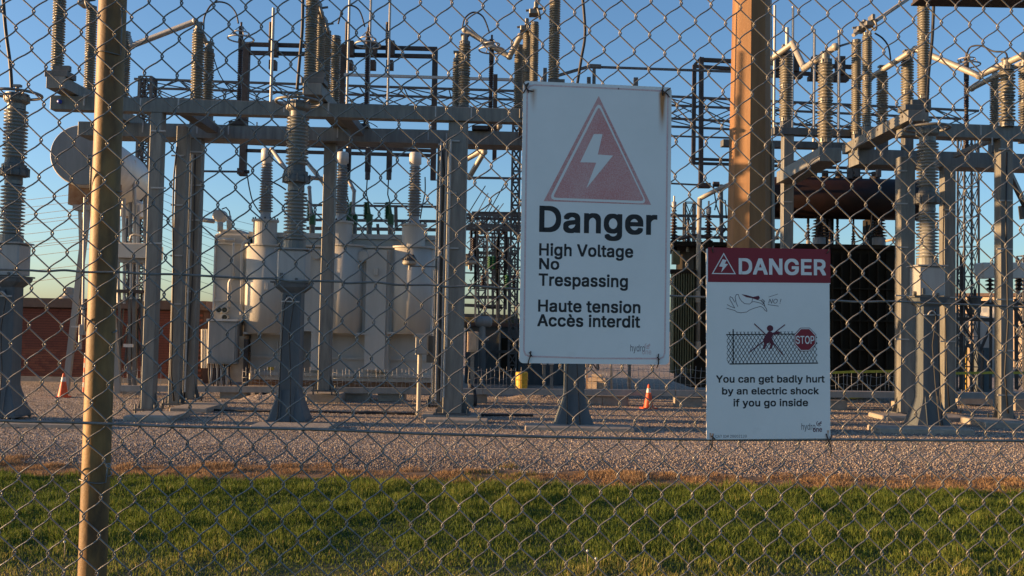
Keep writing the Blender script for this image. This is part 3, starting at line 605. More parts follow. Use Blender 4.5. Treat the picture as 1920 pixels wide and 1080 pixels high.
for px, px2, y0, y1, r, lab in ((513, 510, 15, 200, .085, 'pale vertical rod standing in the left bay of the dark frame'), (656, 654, -20, 215, .07, 'leftmost of three pale rods in the right bay of the dark frame'),
                           (696, 692, -20, 215, .07, 'middle of three pale rods in the right bay of the dark frame'), (732, 728, -20, 215, .075, 'right one of three pale rods in the right bay of the dark frame'),
                           (1453, 1452, 10, 250, .07, 'thin pale rod just right of the brown pole'), (1487, 1487, 12, 250, .07, 'thin pale rod rising behind the zigzag tube'),
                           (1527, 1527, 55, 290, .08, 'pale rod left of the fat insulator'), (1573, 1575, 57, 300, .08, 'pale rod right of the fat insulator'), (1476, 1476, 52, 90, .09, 'short thick pale rod on the zigzag tube')):
    Y = 26 if px == 1476 else YF-.6; a, b = P(px, y0, Y), P(px2, y1, Y); r *= .58; k = MB(); k.cyl(a, (a.x, Y, b.z), r, n=10); tag(k.build('vertical_rod', 'alu'), lab, 'metal rod', 'pale vertical rods')
fr2 = bars('bus_support_frame', 'dark open steel frame between the tall sign and the brown pole', 'steel frame', YF,
     ((1315, 108, 1314, 352, 8), (1302, 122, 1300, 306, 7), (1311, 112, 1600, 126, 7), (1300, 124, 1450, 134, 6, 1), (1450, 134, 1620, 146, 7, 1), (1296, 298, 1500, 304, 5), (1296, 306, 1680, 318, 5), (1345, 128, 1372, 129, 3), (1302, 122, 1315, 108, 5)), 7)
c = P(1320, 348, YF-.2); k = MB(); k.box(c, (.4, .25, .16)); k.cyl(c+Vector((.3, 0, .05)), c+Vector((.5, 0, .05)), .09); k.build('clamp', 'dark', fr2, True)
for px, py in ((1460, 115), (1489, 118), (1530, 122), (1575, 124)):
    c = P(px, py, YF-.3); k = MB(); k.box(c, (.26, .3, .6)); k.box(c-Vector((0, 0, .45)), (.5, .3, .14)); k.build('clamp', 'dark', fr2, True)
fr3 = bars('bus_support_frame', 'row of small brackets under the gantry above the oxide red tank', 'steel frame', 29,
     ((1500, 322, 1640, 325, 3), (1509, 300, 1508, 335, 10), (1593, 310, 1593, 335, 8), (1605, 306, 1605, 332, 8), (1648, 270, 1647, 332, 8)), 8, m='tower')
bars('bus_pipe', 'thin pale horizontal pipe level with the top of the left gantry insulators', 'bus pipe', 30, ((645, 140, 1000, 151),), 5, m='alu', part='pipe')
bp = bars('bus_pipe', 'thin horizontal pipe with a short support above the top edge of the tall sign', 'bus pipe', 30, ((1045, 142, 1100, 126, 5), (1100, 125, 1450, 137, 4), (1114, 128, 1113, 200, 6), (1104, 145, 1104, 200, 7), (1192, 146, 1192, 200, 8), (1022, 128, 1021, 180, 7), (1106, 124, 1127, 125, 7)), 5, m='tower', part='pipe')
bars('bus_pipe', 'thin horizontal pipe at mid height of the frame right of the tall sign', 'bus pipe', 30.5, ((1258, 255, 1380, 259, 3),), 3, m='tower', part='pipe')
bars('bus_pipe', 'low thin horizontal pipe right of the tall sign', 'bus pipe', 30.5, ((1258, 344, 1315, 347, 3),), 3, m='tower', part='pipe')
bars('bus_pipe', 'thin horizontal pipe between the wide column and the tall sign', 'bus pipe', 30.5, ((878, 333, 985, 335, 4),), 3, m='tower', part='pipe')
bars('hanging_post', 'dark short posts hanging behind the rear beam left of the tall sign', 'steel post', 26.5, ((929, 140, 927, 300, 8), (918, 180, 917, 280, 4)), 8, m='dark', part='post')

def truss(label, x0, y0, x1, y1, hpx, Y, n, dbl=10, cw=4):
    """horizontal lattice truss: two faces, each with top and bottom chord and X lacing"""
    t = thing('lattice_truss', label, 'lattice truss', P(x0, y0, Y), 'dark lattice trusses across the sky')
    A, B = P(x0, y0, Y), P(x1, y1, Y); H = hpx*S(Y); D = 1.3
    for dy in (0, D):
        for dz in (0, -H):
            k = MB(); k.beam(A+Vector((0, dy, dz)), B+Vector((0, dy, dz)), cw*S(Y), cw*S(Y)); k.build('chord', 'tower', t, True)
    L = MB(); c = 1.8*S(Y)
    for i in range(n):
        a, b = A.lerp(B, i/n), A.lerp(B, (i+1)/n)
        for dy in (0, D):
            o_ = Vector((0, dy, 0)); h_ = Vector((0, 0, H)); L.beam(a+o_, b+o_-h_, c, c); L.beam(a+o_-h_, b+o_, c, c)
        L.beam(a, b+Vector((0, D, 0)), c, c); L.beam(a-h_, b+Vector((0, D, -H)), c, c); L.beam(a, a+Vector((0, D, 0)), c, c)
    L.build('lacing', 'tower', t, True)
truss('dark lattice truss crossing the sky behind the left gantry', 252, 148, 1010, 172, 36, 33, 9)
truss('dark lattice truss crossing behind the brown pole', 1240, 180, 1835, 208, 42, 33, 7)
truss('lower dark lattice truss seen behind the clutter left of the tall sign', 870, 402, 985, 405, 22, 40, 5, cw=5)
def tower(label, px, Y, wpx, ytop, n, wtop=None, cw=3.2, group='lattice towers behind the yard'):
    q = P(px, 600, Y); s = S(Y); zt_ = row_refine((q.x, Y), ytop); wt = (wtop or wpx)*s/2; wb = wpx*s/2
    t = thing('lattice_tower', label, 'lattice tower', (q.x, Y, 0), group); c = cw*s
    co = lambda f_, sx, sy: Vector((q.x+sx*(wb+(wt-wb)*f_), Y+sy*(wb+(wt-wb)*f_), zt_*f_))
    for sx in (-1, 1):
        for sy in (-1, 1): MB().beam(co(0, sx, sy), co(1, sx, sy), c, c).build('leg', 'tower', t, True)
    L = MB(); d = c*.45
    for i in range(n):
        f0, f1 = i/n, (i+1)/n
        for (sa, sb) in (((-1, -1), (1, -1)), ((1, -1), (1, 1)), ((1, 1), (-1, 1)), ((-1, 1), (-1, -1))):
            L.beam(co(f0, *sa), co(f1, *sb), d, d); L.beam(co(f1, *sa), co(f0, *sb), d, d); L.beam(co(f1, *sa), co(f1, *sb), d, d)
    L.build('lacing', 'tower', t, True); return t
tower('dark lattice tower left of the leftmost gantry column', 262, 33, 22, 146, 22, cw=5)
tower('second lattice tower between the paired columns and the pale tank', 243, 40, 16, 380, 9)
tower('lattice tower just left of the tall sign', 962, 32, 14, 215, 24, cw=4)
tower('lattice tower between the two sunlit columns at the right', 1815, 32, 28, 240, 9, wtop=26, cw=3)
tower('lattice tower seen left of the brown pole low down', 1290, 42, 18, 380, 7)
tower('distant lattice tower behind the clutter beside the tall sign', 935, 48, 22, 400, 10)
tower('distant lattice tower behind the wide central column', 900, 52, 18, 410, 10)
tower('lattice tower at the right edge behind the last column', 1925, 36, 24, 480, 8)
# beam crossing the top right corner
k = MB(); k.box((0, 0, 0), (9.0, .45, .30), ch=0); k.box((0, 0, .17), (9.0, .6, .04)); k.box((0, 0, -.17), (9.0, .6, .04))
o = k.build('roof_beam', 'dark'); a = P(1722, -21, 15.5); o.location = a+Vector((4.5, 0, .0)); o.rotation_euler = (0, 0, 0)
tag(o, 'dark steel beam cutting across the top right corner', 'steel beam')

# ------------------------------------------------------------------ pale transformer
def bx(m, x0, y0, x1, y1, Y, dep, **k):
    """box whose front face spans the picture corners at depth Y"""
    a, b = P(x0, y0, Y), P(x1, y1, Y); c = P((x0+x1)/2, (y0+y1)/2, Y)
    hh = abs(P((x0+x1)/2, y0, Y).z-P((x0+x1)/2, y1, Y).z); m.box((c.x, Y+dep/2, c.z), (abs(P(x1, (y0+y1)/2, Y).x-P(x0, (y0+y1)/2, Y).x), dep, hh), **k); return m
YT = 29.0
T1 = thing('power_transformer', 'pale grey power transformer with three ribbed bushings in the middle left of the yard', 'transformer', P(640, 730, YT+1))
bx(MB(), 470, 446, 812, 714, YT, 3.0, ch=.04).build('tank', 'cream', T1, True)
bx(MB(), 466, 438, 816, 447, YT-.08, 3.2).build('cover', 'cream', T1, True)
bx(MB(), 556, 464, 812, 623, YT-.42, .43, ch=.05).build('front_panel', 'cream', T1, True)
bx(MB(), 552, 461, 814, 464.5, YT-.50, .5).build('panel_rim', 'cream', T1, True)
for (x0, x1) in ((466, 545), (605, 690), (735, 814)): bx(MB(), x0-10, 623, x1, 627, YT-.62, .6).build('ledge', 'cream', T1, True)
bx(MB(), 470, 670, 812, 674, YT-.09, .09).build('ledge', 'cream', T1, True)
bx(MB(), 470, 700, 812, 706, YT-.14, .14).build('ledge', 'cream', T1, True)
for px, w_ in ((549, 14), (596, 22), (704, 38), (726, 8), (560, 10)): bx(MB(), px-w_/2, 468, px+w_/2, 694, YT-.60 if w_ > 30 else YT-.47, .62).build('stiffener', 'cream', T1, True)
bx(MB(), 684, 690, 728, 697, YT-.5, .5).build('ledge', 'cream', T1, True)
bx(MB(), 566, 697, 668, 716, YT+.3, 2.4).build('skid', 'rust', T1, True)
bx(MB(), 466, 714, 812, 724, YT+.1, 2.6).build('skid', 'rust', T1, True)
def turret(cx, hw, ct, cb, ucx, uhw, ut, bxp, btop, bsh, bR, capx=0):
    s = S(YT); q = P(cx, 540, YT); zt_, zb_ = P(cx, ct, YT).z, P(cx, cb, YT).z
    m = MB(); m.lathe((q.x, YT-.15, zb_), [(.01, 0), (hw*s, 0), (hw*s, zt_-zb_), (.01, zt_-zb_)], 40)
    o = m.build('turret', 'cream', T1, True); o.data.polygons.foreach_set('use_smooth', [abs(p.normal.z) < .5 for p in o.data.polygons])
    MB().lathe((q.x, YT-.15, zt_-.02), [(.01, 0), (hw*s+.05, 0), (hw*s+.05, .05), (.01, .05)], 40, sm=False).build('turret_rim', 'cream', T1, True)
    u = P(ucx, ut, YT); m = MB(); m.lathe((u.x, YT-.15, zt_), [(uhw*s, 0), (uhw*s, u.z-zt_), (uhw*s+.05, u.z-zt_), (uhw*s+.05, u.z-zt_+.06), (.01, u.z-zt_+.06)], 32, sm=False); m.build('turret_neck', 'cream', T1, True)
    b = MB()
    for i in range(14): a = 2*PI*i/14; b.cyl((u.x+math.cos(a)*uhw*s*1.02, YT-.15+math.sin(a)*uhw*s*1.02, u.z+.04), (u.x+math.cos(a)*uhw*s*1.02, YT-.15+math.sin(a)*uhw*s*1.02, u.z+.12), .022, n=6)
    b.build('bolts', 'dark', T1, True, kind='stuff')
    zc, zs0 = P(bxp, btop, YT).z, P(bxp, bsh, YT).z
    m = MB(); sheds(m, u.x, YT-.15, u.z+.3, zs0, bR*s*1.15, .085, 20, .72, 1.22); bu = m.build('bushing', 'porcb', T1, True)
    m = MB(); m.lathe((u.x, YT-.15, u.z+.05), [(bR*s*1.0, 0), (bR*s*1.0, .07), (bR*s*.8, .1), (bR*s*.8, .27)], 20); m.build('fitting', 'alu', bu, True)
    m = MB(); m.lathe((u.x, YT-.15, zs0), [(bR*s*.7, 0), (bR*s*.7, .05), (bR*s*.95, .08), (bR*s*.95, zc-zs0-.05), (bR*s*.8, zc-zs0), (.01, zc-zs0)], 20); m.build('cap', 'white', bu, True)
turret(505, 41, 463, 624, 500, 22, 417, 500, 281, 308, 12)
turret(648, 40, 463, 624, 641, 21, 420, 642, 287, 312, 12)
turret(775, 39, 466, 626, 777, 22, 425, 782, 288, 314, 12)
for px, py, r in ((680, 480, 11), (593, 478, 9)):
    q = P(px, py, YT-.6); m = MB(); m.lathe((q.x, YT-.42, q.z), [(r*S(YT), 0), (r*S(YT), .18), (r*S(YT)*.9, .2), (.01, .2)], 24, ax=(0, -1, 0), sm=False)
    for i in range(10): a = 2*PI*i/10; m.box((q.x+math.cos(a)*r*S(YT)*.8, YT-.63, q.z+math.sin(a)*r*S(YT)*.8), (.03, .02, .03))
    m.build('hand_hole_cover', 'cream', T1, True)
bx(MB(), 701, 502, 709, 516, YT-.66, .1, ch=.02).build('lifting_lug', 'cream', T1, True)
bx(MB(), 497, 530, 502, 543, YT-.85, .05).build('small_plate', 'white', T1, True)
bx(MB(), 494, 460, 499, 520, YT-.82, .06).build('cable_duct', 'cream', T1, True)
bx(MB(), 503, 688, 513, 694, YT-.16, .02).build('warning_sticker', 'yellow', T1, True)
bx(MB(), 519, 640, 521, 660, YT-.2, .1).build('handle', 'cream', T1, True)
# left compartment with pipes, gauges and control cabinet
bx(MB(), 398, 437, 461, 690, YT-.1, 2.6, ch=.06).build('cooler_compartment', 'cream', T1, True)
bx(MB(), 410, 430, 452, 438, YT+.1, 2.0, ch=.05).build('compartment_top', 'cream', T1, True)
for py in (455, 520, 562): bx(MB(), 402, py, 456, py+3, YT-.16, .07).build('rib', 'cream', T1, True)
for px in (400, 458): bx(MB(), px-1.5, 440, px+1.5, 690, YT-.16, .07).build('rib', 'white', T1, True)
def pipe(pts, r, m='cream', name='pipe', par=T1, Y=YT-.3):
    MB().tube([P(a, b, Y) for a, b in pts], r, 8).build(name, m, par, True)
pipe([(466, 452), (461, 453), (456, 459), (454, 470), (453, 590)], .06, 'white')
pipe([(441, 520), (434, 522), (430, 530), (429, 576)], .05, 'white')
pipe([(438, 455), (438, 520)], .035, 'white'); pipe([(408, 448), (440, 450)], .05, 'white')
for px, py in ((410, 581), (421, 581), (421, 595)):
    q = P(px, py, YT-.25); MB().lathe((q.x, YT-.1, q.z), [(.10, 0), (.10, .16), (.085, .16), (.085, .10), (.01, .10)], 20, ax=(0, -1, 0), sm=False).build('gauge', 'white', T1, True)
    MB().lathe((q.x, YT-.2, q.z), [(.08, 0), (.08, .02), (.01, .02)], 16, ax=(0, -1, 0), sm=False).build('gauge_glass', 'glass', T1, True)
q = P(412, 405, YT); MB().lathe((q.x, YT+.2, q.z), [(.01, 0), (.20, 0), (.20, .3), (.16, .34), (.01, .34)], 24, ax=(0, -1, 0), sm=False).build('gas_relay', 'cream', T1, True)
pipe([(413, 416), (413, 434)], .09, 'cream'); pipe([(378, 412), (402, 415)], .07, 'alu'); pipe([(416, 392), (424, 389), (430, 396), (432, 408)], .02, 'black'); pipe([(429, 405), (430, 430)], .08, 'cream')
cb = bx(MB(), 389, 601, 443, 682, YT-.9, .7, ch=.03).build('control_cabinet', 'grey', T1, True)
bx(MB(), 391, 606, 440, 679, YT-.93, .04).build('cabinet_door', 'grey', cb, True)
bx(MB(), 387, 598, 445, 602, YT-.97, .85).build('cabinet_roof', 'white', cb, True)
bx(MB(), 429, 630, 457, 716, YT-.6, .5).build('side_cabinet', 'tan', T1, True)
bx(MB(), 432, 645, 447, 678, YT-.66, .1, ch=.02).build('red_panel', 'redbox', T1, True)
bx(MB(), 456, 636, 463, 735, YT-.7, .15).build('post', 'dark', T1, True)
for i in range(13):
    x = 392+i*3.1+random.random()*2; MB().tube([P(x, 682, YT-.7), P(x+random.uniform(-2, 2), 700, YT-.75), P(x+random.uniform(-5, 5), 736, YT-.9)], .018+.012*random.random(), 5).build('conduit', ['black', 'alu', 'tan'][i % 3], T1, True)
for i in range(7):
    x = 486-10+i*11; 
# green surge bushings on the cover
for (px, dx) in ((586, -4), (655, -4), (693, -3), (733, -3), (665, -6)):
    t = thing('green_arrester', {586: 'green arrester behind the porcelain of the front voltage transformer', 655: 'green arrester right beside the middle bushing', 693: 'green arrester midway between the middle and right bushings', 733: 'green arrester nearest the right bushing of the pale transformer', 665: 'green arrester just behind the one beside the middle bushing'}[px], 'arrester', P(px, 440, YT+1.0), 'green arresters on the pale transformer')
    Y = YT+1.0+(.6 if px == 665 else 0); q = P(px, 404, Y)
    m = MB(); m.box((q.x, Y, q.z-.13), (.19, .19, .34), ch=.02); m.build('housing', 'porcg', t, True)
    m = MB(); m.cyl((q.x, Y, q.z-.3), (q.x, Y, P(px, 440, Y).z), .09, n=10); m.build('stem', 'fit', t, True)
    a = P(px+dx, 378, Y); m = MB(); m.cyl((q.x, Y, q.z), a, .05, .035, 8); m.build('rod', 'porcg', t, True)
    m = MB(); sheds(m, q.x-.14, Y+.15, q.z-.1, a.z, .10, .05, 10, .6); m.build('ribbed_stack', 'porcg', t, True)
for px, lab in ((653, 'left'), (690, 'middle'), (730, 'right')):
    t = thing('hanging_clamp', 'dark clamp with a thin dropper wire, %s one of three under the rear beam' % lab, 'clamp', P(px, 300, YT), 'clamps hanging under the rear beam')
    c = P(px, 300, YT); MB().box(c, (.16, .16, .75)).build('bracket', 'dark', t, True); MB().cyl(c-Vector((0, 0, .35)), c-Vector((0, 0, .62)), .08, n=8).build('clamp', 'tower', t, True)
    MB().cyl(c+Vector((0, 0, .3)), c+Vector((0, 0, .8)), .06, n=8).build('pin', 'alu', t, True)
    MB().tube([P(px, 312, YT), P(px-2, 345, YT), P(px-3, 365, YT), P(px+1, 378, YT)], .02, 5).build('wire', 'black', t, True)
bars('bus_support_frame', 'low horizontal dark bars seen above the pale transformer cover', 'steel frame', 34,
     ((555, 384, 830, 388, 4), (560, 412, 830, 415, 5), (575, 428, 820, 431, 6), (590, 402, 700, 404, 3), (700, 381, 812, 383, 2), (742, 385, 743, 430, 6), (625, 383, 626, 440, 4), (660, 420, 664, 440, 6), (708, 420, 710, 445, 5)), 5, m='tower')

# ------------------------------------------------------------------ steel rail and wire barrier round the transformers
kr = thing('steel_rail', 'long low steel rail running in front of the transformers', 'steel rail', P(900, 735, 25.7))
for i, (x0, x1) in enumerate(((228, 560), (561, 905), (906, 1265), (1266, 1700), (1701, 2050))):
    a, b = P(x0, 728+(x0-228)*.0085, 25.7), P(x1, 728+(x1-228)*.0085, 25.7); k = MB(); k.beam(a, b, .16, .16); k.build('rail', 'grey', kr, True)
for px in (440, 505, 670, 735, 888, 1105, 1152, 1290, 1440, 1560, 1700):
    a = P(px, 747, 25.9); k = MB(); k.box((a.x, 25.95, .13), (.75, .4, .26), ch=.02); o = k.build('rail_block', 'concrete', kr, True)
def barrier(label, x0, x1, ytop, ybot, Y, n):
    t = thing('wire_barrier', label, 'wire barrier', P(x0, ybot, Y), 'low white wire barriers'); m = MB(); rr = .006; n = int(n*.75)
    for i in range(n+1):
        x = x0+(x1-x0)*i/n; j = random.uniform(-2.5, 2.5); a, b, c = P(x, ybot, Y), P(x+j, (ytop+ybot)/2, Y), P(x+j*.5+random.uniform(-1.5, 1.5), ytop+random.uniform(-3, 2), Y+random.uniform(-.05, .05)); m.tube([a, b, c], rr, 4)
    m.build('upright_wires', 'alu', t, True, kind='stuff')
    for k_ in range(4):
        y = ytop+6+(ybot-ytop-8)*k_/3; MB().tube([P(x0+(x1-x0)*i/16, y+2.2*math.sin(i*1.3+k_), Y+.02) for i in range(17)], rr*.8, 4).build('line_wire', 'alu', t, True)
barrier('white wire barrier in front of the brown brick building', 212, 300, 690, 740, 26.3, 14)
barrier('white wire barrier in front of the left end of the pale transformer', 455, 580, 690, 728, 26.6, 22)
barrier('white wire barrier before the right end of the pale transformer', 625, 800, 692, 730, 26.6, 30)
barrier('white wire barrier between the wide column and the tall sign', 880, 975, 690, 740, 26.8, 16)
barrier('white wire barrier below the tall sign', 1080, 1325, 688, 735, 26.6, 34)
barrier('white wire barrier in front of the black transformer', 1556, 1685, 700, 755, 26.4, 20)

# ------------------------------------------------------------------ white conservator tank on its leaning frame
Y1 = 25.8
cv = thing('conservator_tank', 'big white cylindrical tank with a round end held high behind the fence post', 'storage tank', P(150, 745, Y1))
c0 = P(155, 291, Y1); R = 58*S(Y1); c1 = P(232, 331, 30.5); ax = (c1-c0); ax.z = 0; L = ax.length; c1 = c0+ax
m = MB(); m.lathe(c0, [(R*.96, 0), (R, .04), (R, L-.15), (R*.93, L), (.01, L+.25)], 48, ax=ax); m.build('shell', 'white', cv, True)
m = MB(); m.lathe(c0, [(.01, -.03), (R*.965, -.03), (R*.975, .02)], 48, ax=ax, sm=False); m.build('end_plate', 'grey', cv, True)
bx(MB(), 128, 336, 200, 384, Y1+.5, 1.0).build('saddle', 'rust', cv, True)
bx(MB(), 136, 384, 182, 394, Y1+.3, .9).build('cross_beam', 'grey', cv, True)
for a, b, w_ in (((164, 392), (123, 738), 8), ((208, 560), (222, 738), 8), ((150, 392), (154, 560), 4)):
    k = MB(); k.beam(P(*a, Y1+.4), P(*b, Y1+.4 if b[1] > 700 else Y1+.4), w_*S(Y1)*1.4, w_*S(Y1)); k.build('leg', 'grey', cv, True)
k = MB(); k.cyl(P(159, 370, Y1+.1), P(155, 610, Y1+.1), .035, n=8); k.build('pipe', 'alu', cv, True)
bx(MB(), 147, 608, 158, 628, Y1, .2, ch=.02).build('junction_box', 'grey', cv, True)
k = MB(); k.cyl(P(151, 628, Y1+.1), P(150, 655, Y1+.1), .05, n=8); k.build('valve', 'alu', cv, True)
bx(MB(), 133, 611, 150, 614, Y1+.1, .1).build('bracket', 'alu', cv, True)
bx(MB(), 221, 375, 262, 405, 30, 1, ch=.1).build('rear_saddle', 'white', cv, True)
# equipment cluster left of the first gantry column
t = thing('switch_cabinet', 'pale flat equipment box on a dark steel frame right of the fence post', 'equipment box', P(248, 740, 28))
bx(MB(), 217, 455, 279, 483, 28, 1.2, ch=.04).build('box', 'white', t, True)
bx(MB(), 220, 482, 276, 492, 28.2, .9).build('underframe', 'grey', t, True)
for px in (222, 233, 246, 258, 271): k = MB(); k.cyl(P(px, 492, 28.3), P(px, 560+random.random()*10, 28.3), .05, n=8); k.build('bushing', random.choice(['white', 'dark', 'alu']), t, True)
bx(MB(), 218, 543, 270, 549, 28.2, .8).build('shelf', 'dark', t, True)
for px, w_ in ((224, 4), (243, 5), (252, 7), (266, 4)): k = MB(); k.beam(P(px, 545, 28.4), P(px+1, 735, 28.4), w_*S(28), w_*S(28)); k.build('leg', 'galv2', t, True)
for i in range(10):
    x = random.uniform(222, 268); k = MB(); k.beam(P(x, random.uniform(550, 600), 28.5), P(x+random.uniform(-25, 25), random.uniform(640, 730), 28.6), .04, .04); k.build('brace', 'tower', t, True)
for px, y0 in ((222, 388), (232, 372), (244, 380), (252, 300), (258, 385), (272, 370)): k = MB(); k.cyl(P(px, y0, 28.6), P(px, 456, 28.6), .06, n=8); k.build('post', random.choice(['white', 'tower', 'grey']), t, True)
k = MB(); k.tube([P(244, 452, 28), P(246, 442, 28), (P(252, 440, 28)), P(268, 442, 28), P(276, 446, 28)], .04, 6); k.build('handle', 'alu', t, True)
bx(MB(), 231, 645, 249, 651, 28, .05).build('number_plate', 'refl', t, True)
bx(MB(), 229, 728, 262, 740, 26.5, .6).build('plinth', 'grey', t, True)

# ------------------------------------------------------------------ brick building
YB = 31.0
bl = thing('brick_building', 'low red brown brick building with a flat roof at the left', 'building', P(200, 700, YB))
a, b = P(28, 580, YB), P(383, 590, YB); zt_ = P(200, 577, YB).z; xa, xb = a.x-9, b.x
m = MB(); m.box(((xa+xb)/2, YB+4.05, zt_/2), (xb-xa-.04, 8, zt_)); m.build('wall', 'mortar', bl, True)
m = MB(); m.box(((xa+xb)/2, YB+4, zt_+.13), (xb-xa+.2, 8.3, .30)); m.build('coping', 'brown', bl, True)
m = MB(); m.box(((xa+xb)/2, YB-.03, .06), (xb-xa, .12, .2)); m.build('plinth', 'concrete', bl, True)
# bricks: the nearest ones as parts, the rest as one part
bw_, bh_, gp = .226, .071, .012; proto = None; rest = []; cnt = 0
xv0 = P(60, 600, YB).x
for j in range(int((zt_-.16)/(bh_+gp))):
    z = .17+j*(bh_+gp)+bh_/2; off = (j % 2)*.11; nn = int((xb-xa)/(bw_+.003))
    for i in range(nn):
        x = xa+off+i*(bw_+.003)+bw_/2
        if x > xb-bw_/2: continue
        if x > xv0 and x < P(150, 600, YB).x+.0 and cnt < 300 and z > .2:
            if proto is None:
                pm_ = MB(); pm_.box((0, 0, 0), (bw_, .03, bh_)); proto = pm_.build('brick', 'brick', bl); o = proto
            else: o = proto.copy(); COL.objects.link(o)
            o.location = Vector((x, YB+.045+random.uniform(-.004, .004), z))-Vector(bl.location); cnt += 1
        else: rest.append((x, z))
m = MB()
for x, z in rest: m.box((x, YB+.045+random.uniform(-.004, .004), z), (bw_, .03, bh_))
m.build('brick', 'brick', bl, True, kind='stuff')
t = thing('roof_ventilator', 'round metal ventilator standing on the brick building roof', 'ventilator', P(128, 563, YB+2)); q = P(128, 566, YB+2)
MB().lathe((q.x, YB+2, q.z), [(.15, 0), (.15, .08), (.40, .10), (.34, .17), (.17, .22), (.17, .30)], 20).build('skirt', 'aluw', t, True)
MB().lathe((q.x, YB+2, q.z+.28), [(.17, 0), (.17, .22), (.01, .25)], 20, sm=False).build('hood', 'grey', t, True)
t = thing('brick_building', 'small red hut peeking out between the paired columns and the control cabinet', 'building', P(392, 700, 36))
bx(MB(), 384, 612, 400, 712, 36, 3).build('wall', 'brick', t, True); bx(MB(), 383, 604, 402, 612, 35.9, 3.2).build('coping', 'brown', t, True)
t = thing('radiator', 'small bank of pale vertical tubes left of the control cabinet', 'radiator', P(382, 710, 30))
for i in range(3): k = MB(); k.cyl(P(379+i*4, 617, 30), P(379+i*4, 690, 30), .035, n=8); k.build('tube', 'white', t, True)

# ------------------------------------------------------------------ black transformer at the right
YK = 29.0
T2 = thing('power_transformer', 'black brown power transformer behind the small danger sign', 'transformer', P(1500, 730, YK+1))
bx(MB(), 1300, 462, 1682, 712, YK, 3.2, ch=.05).build('tank', 't2', T2, True)
bx(MB(), 1256, 456, 1690, 464, YK-.15, 3.5).build('cover', 't2', T2, True)
for i in range(9): bx(MB(), 1262+i*4.6, 512, 1264.2+i*4.6, 700, YK-.55, .5).build('radiator_fin', 'olive', T2, True)
bx(MB(), 1258, 505, 1306, 512, YK-.6, .6).build('radiator_header', 't2', T2, True)
for i in range(7): bx(MB(), 1560+i*17, 475, 1563+i*17, 700, YK-.12, .12).build('stiffener', 't2', T2, True)
for py in (540, 600, 655): bx(MB(), 1560, py, 1682, py+3, YK-.16, .16).build('ledge', 't2', T2, True)
bx(MB(), 1295, 712, 1690, 730, YK+.1, 3.0).build('skid', 't2', T2, True)
c0 = P(1438, 370, YK+.3); c1 = P(1740, 375, YK+.3); R = 39*S(YK); m = MB(); m.lathe(c0, [(.01, -.02), (R*.9, 0), (R, .08), (R, (c1-c0).length-.1), (R*.9, (c1-c0).length), (.01, (c1-c0).length+.02)], 44, ax=(1, 0, 0))
m.build('conservator', 'oxide', T2, True)
for px, hh in ((1512, 12), (1526, 22), (1547, 14), (1572, 14), (1595, 20), (1607, 22), (1640, 12)):
    q = P(px, 334, YK+.3); m = MB(); m.cyl((q.x, YK+.3, q.z-.1), (q.x, YK+.3, q.z+hh*S(YK)), .1, n=10); m.cyl((q.x, YK+.3, q.z-.05), (q.x, YK+.3, q.z+.03), .16, n=10); m.build('fitting', 'dark', T2, True)
for px in (1550, 1640):
    q = P(px, 440, YK+.9); m = MB(); m.box((q.x, YK+1.1, (P(px, 405, YK).z+P(px, 460, YK).z)/2), (.25, 1, 1.0)); m.build('conservator_bracket', 't2', T2, True)
def black_bushing(px, yb, yt, R, Y, par, silver=False):
    a = P(px, yb, Y); zt2 = P(px, yt, Y).z; s = S(Y); m = MB(); sheds(m, a.x, Y, a.z+.12, zt2, R*s, .10, 16, .5, 1.35); o = m.build('bushing', 'porcd', par, True)
    m = MB(); m.lathe((a.x, Y, a.z-.2), [(R*s*.8, 0), (R*s*.8, .3), (R*s*.5, .33)], 16); m.build('bushing_base', 'grey' if not silver else 't2', o, True)
    m = MB(); m.lathe((a.x, Y, zt2), [(R*s*.45, 0), (R*s*.55, .05), (R*s*.55, .22), (.01, .26)], 14); m.cyl((a.x, Y, zt2+.2), (a.x, Y, zt2+.42), .03, n=6); m.build('bushing_cap', 'alu' if silver else 'dark', o, True)
black_bushing(1536, 452, 405, 15, YK+.1, T2); black_bushing(1648, 452, 405, 15, YK+.1, T2)
black_bushing(1328, 462, 402, 9, YK-.1, T2, True); black_bushing(1263, 462, 392, 8, YK+.6, T2, True)
for px, yb, yt in ((1515, 458, 420), (1556, 456, 428), (1570, 456, 422), (1600, 458, 436), (1625, 458, 440), (1290, 460, 442), (1312, 460, 440)):
    black_bushing(px, yb, yt, 4.5, YK+.4, T2)
for pts, r, mm in (([(1312, 372), (1310, 455), (1308, 640)], .075, 'aluw'), ([(1310, 374), (1340, 358), (1370, 345), (1400, 332)], .07, 'aluw'), ([(1373, 345), (1373, 400), (1374, 500)], .06, 'aluw'),
                   ([(1340, 394), (1345, 372), (1360, 376), (1362, 410)], .02, 'black'), ([(1272, 450), (1300, 440), (1345, 446), (1362, 428)], .04, 'dark'), ([(1338, 350), (1343, 385), (1356, 420), (1372, 445)], .02, 'black'),
                   ([(1450, 452), (1458, 440), (1462, 430), (1480, 424)], .04, 'tan'), ([(1600, 430), (1612, 445), (1622, 450)], .03, 'dark'), ([(1635, 398), (1633, 425), (1622, 448), (1600, 455)], .02, 'black'), ([(1660, 452), (1690, 446), (1700, 430)], .04, 'tan')):
    pipe(pts, r, mm, 'pipe', T2, YK-.35)
for px, py in ((1308, 545), (1309, 640)): bx(MB(), px-4, py, px+5, py+22, YK-.45, .2, ch=.02).build('valve_body', 'tan', T2, True)
bx(MB(), 1262, 470, 1275, 495, YK-.3, .3).build('gauge_box', 'olive', T2, True)
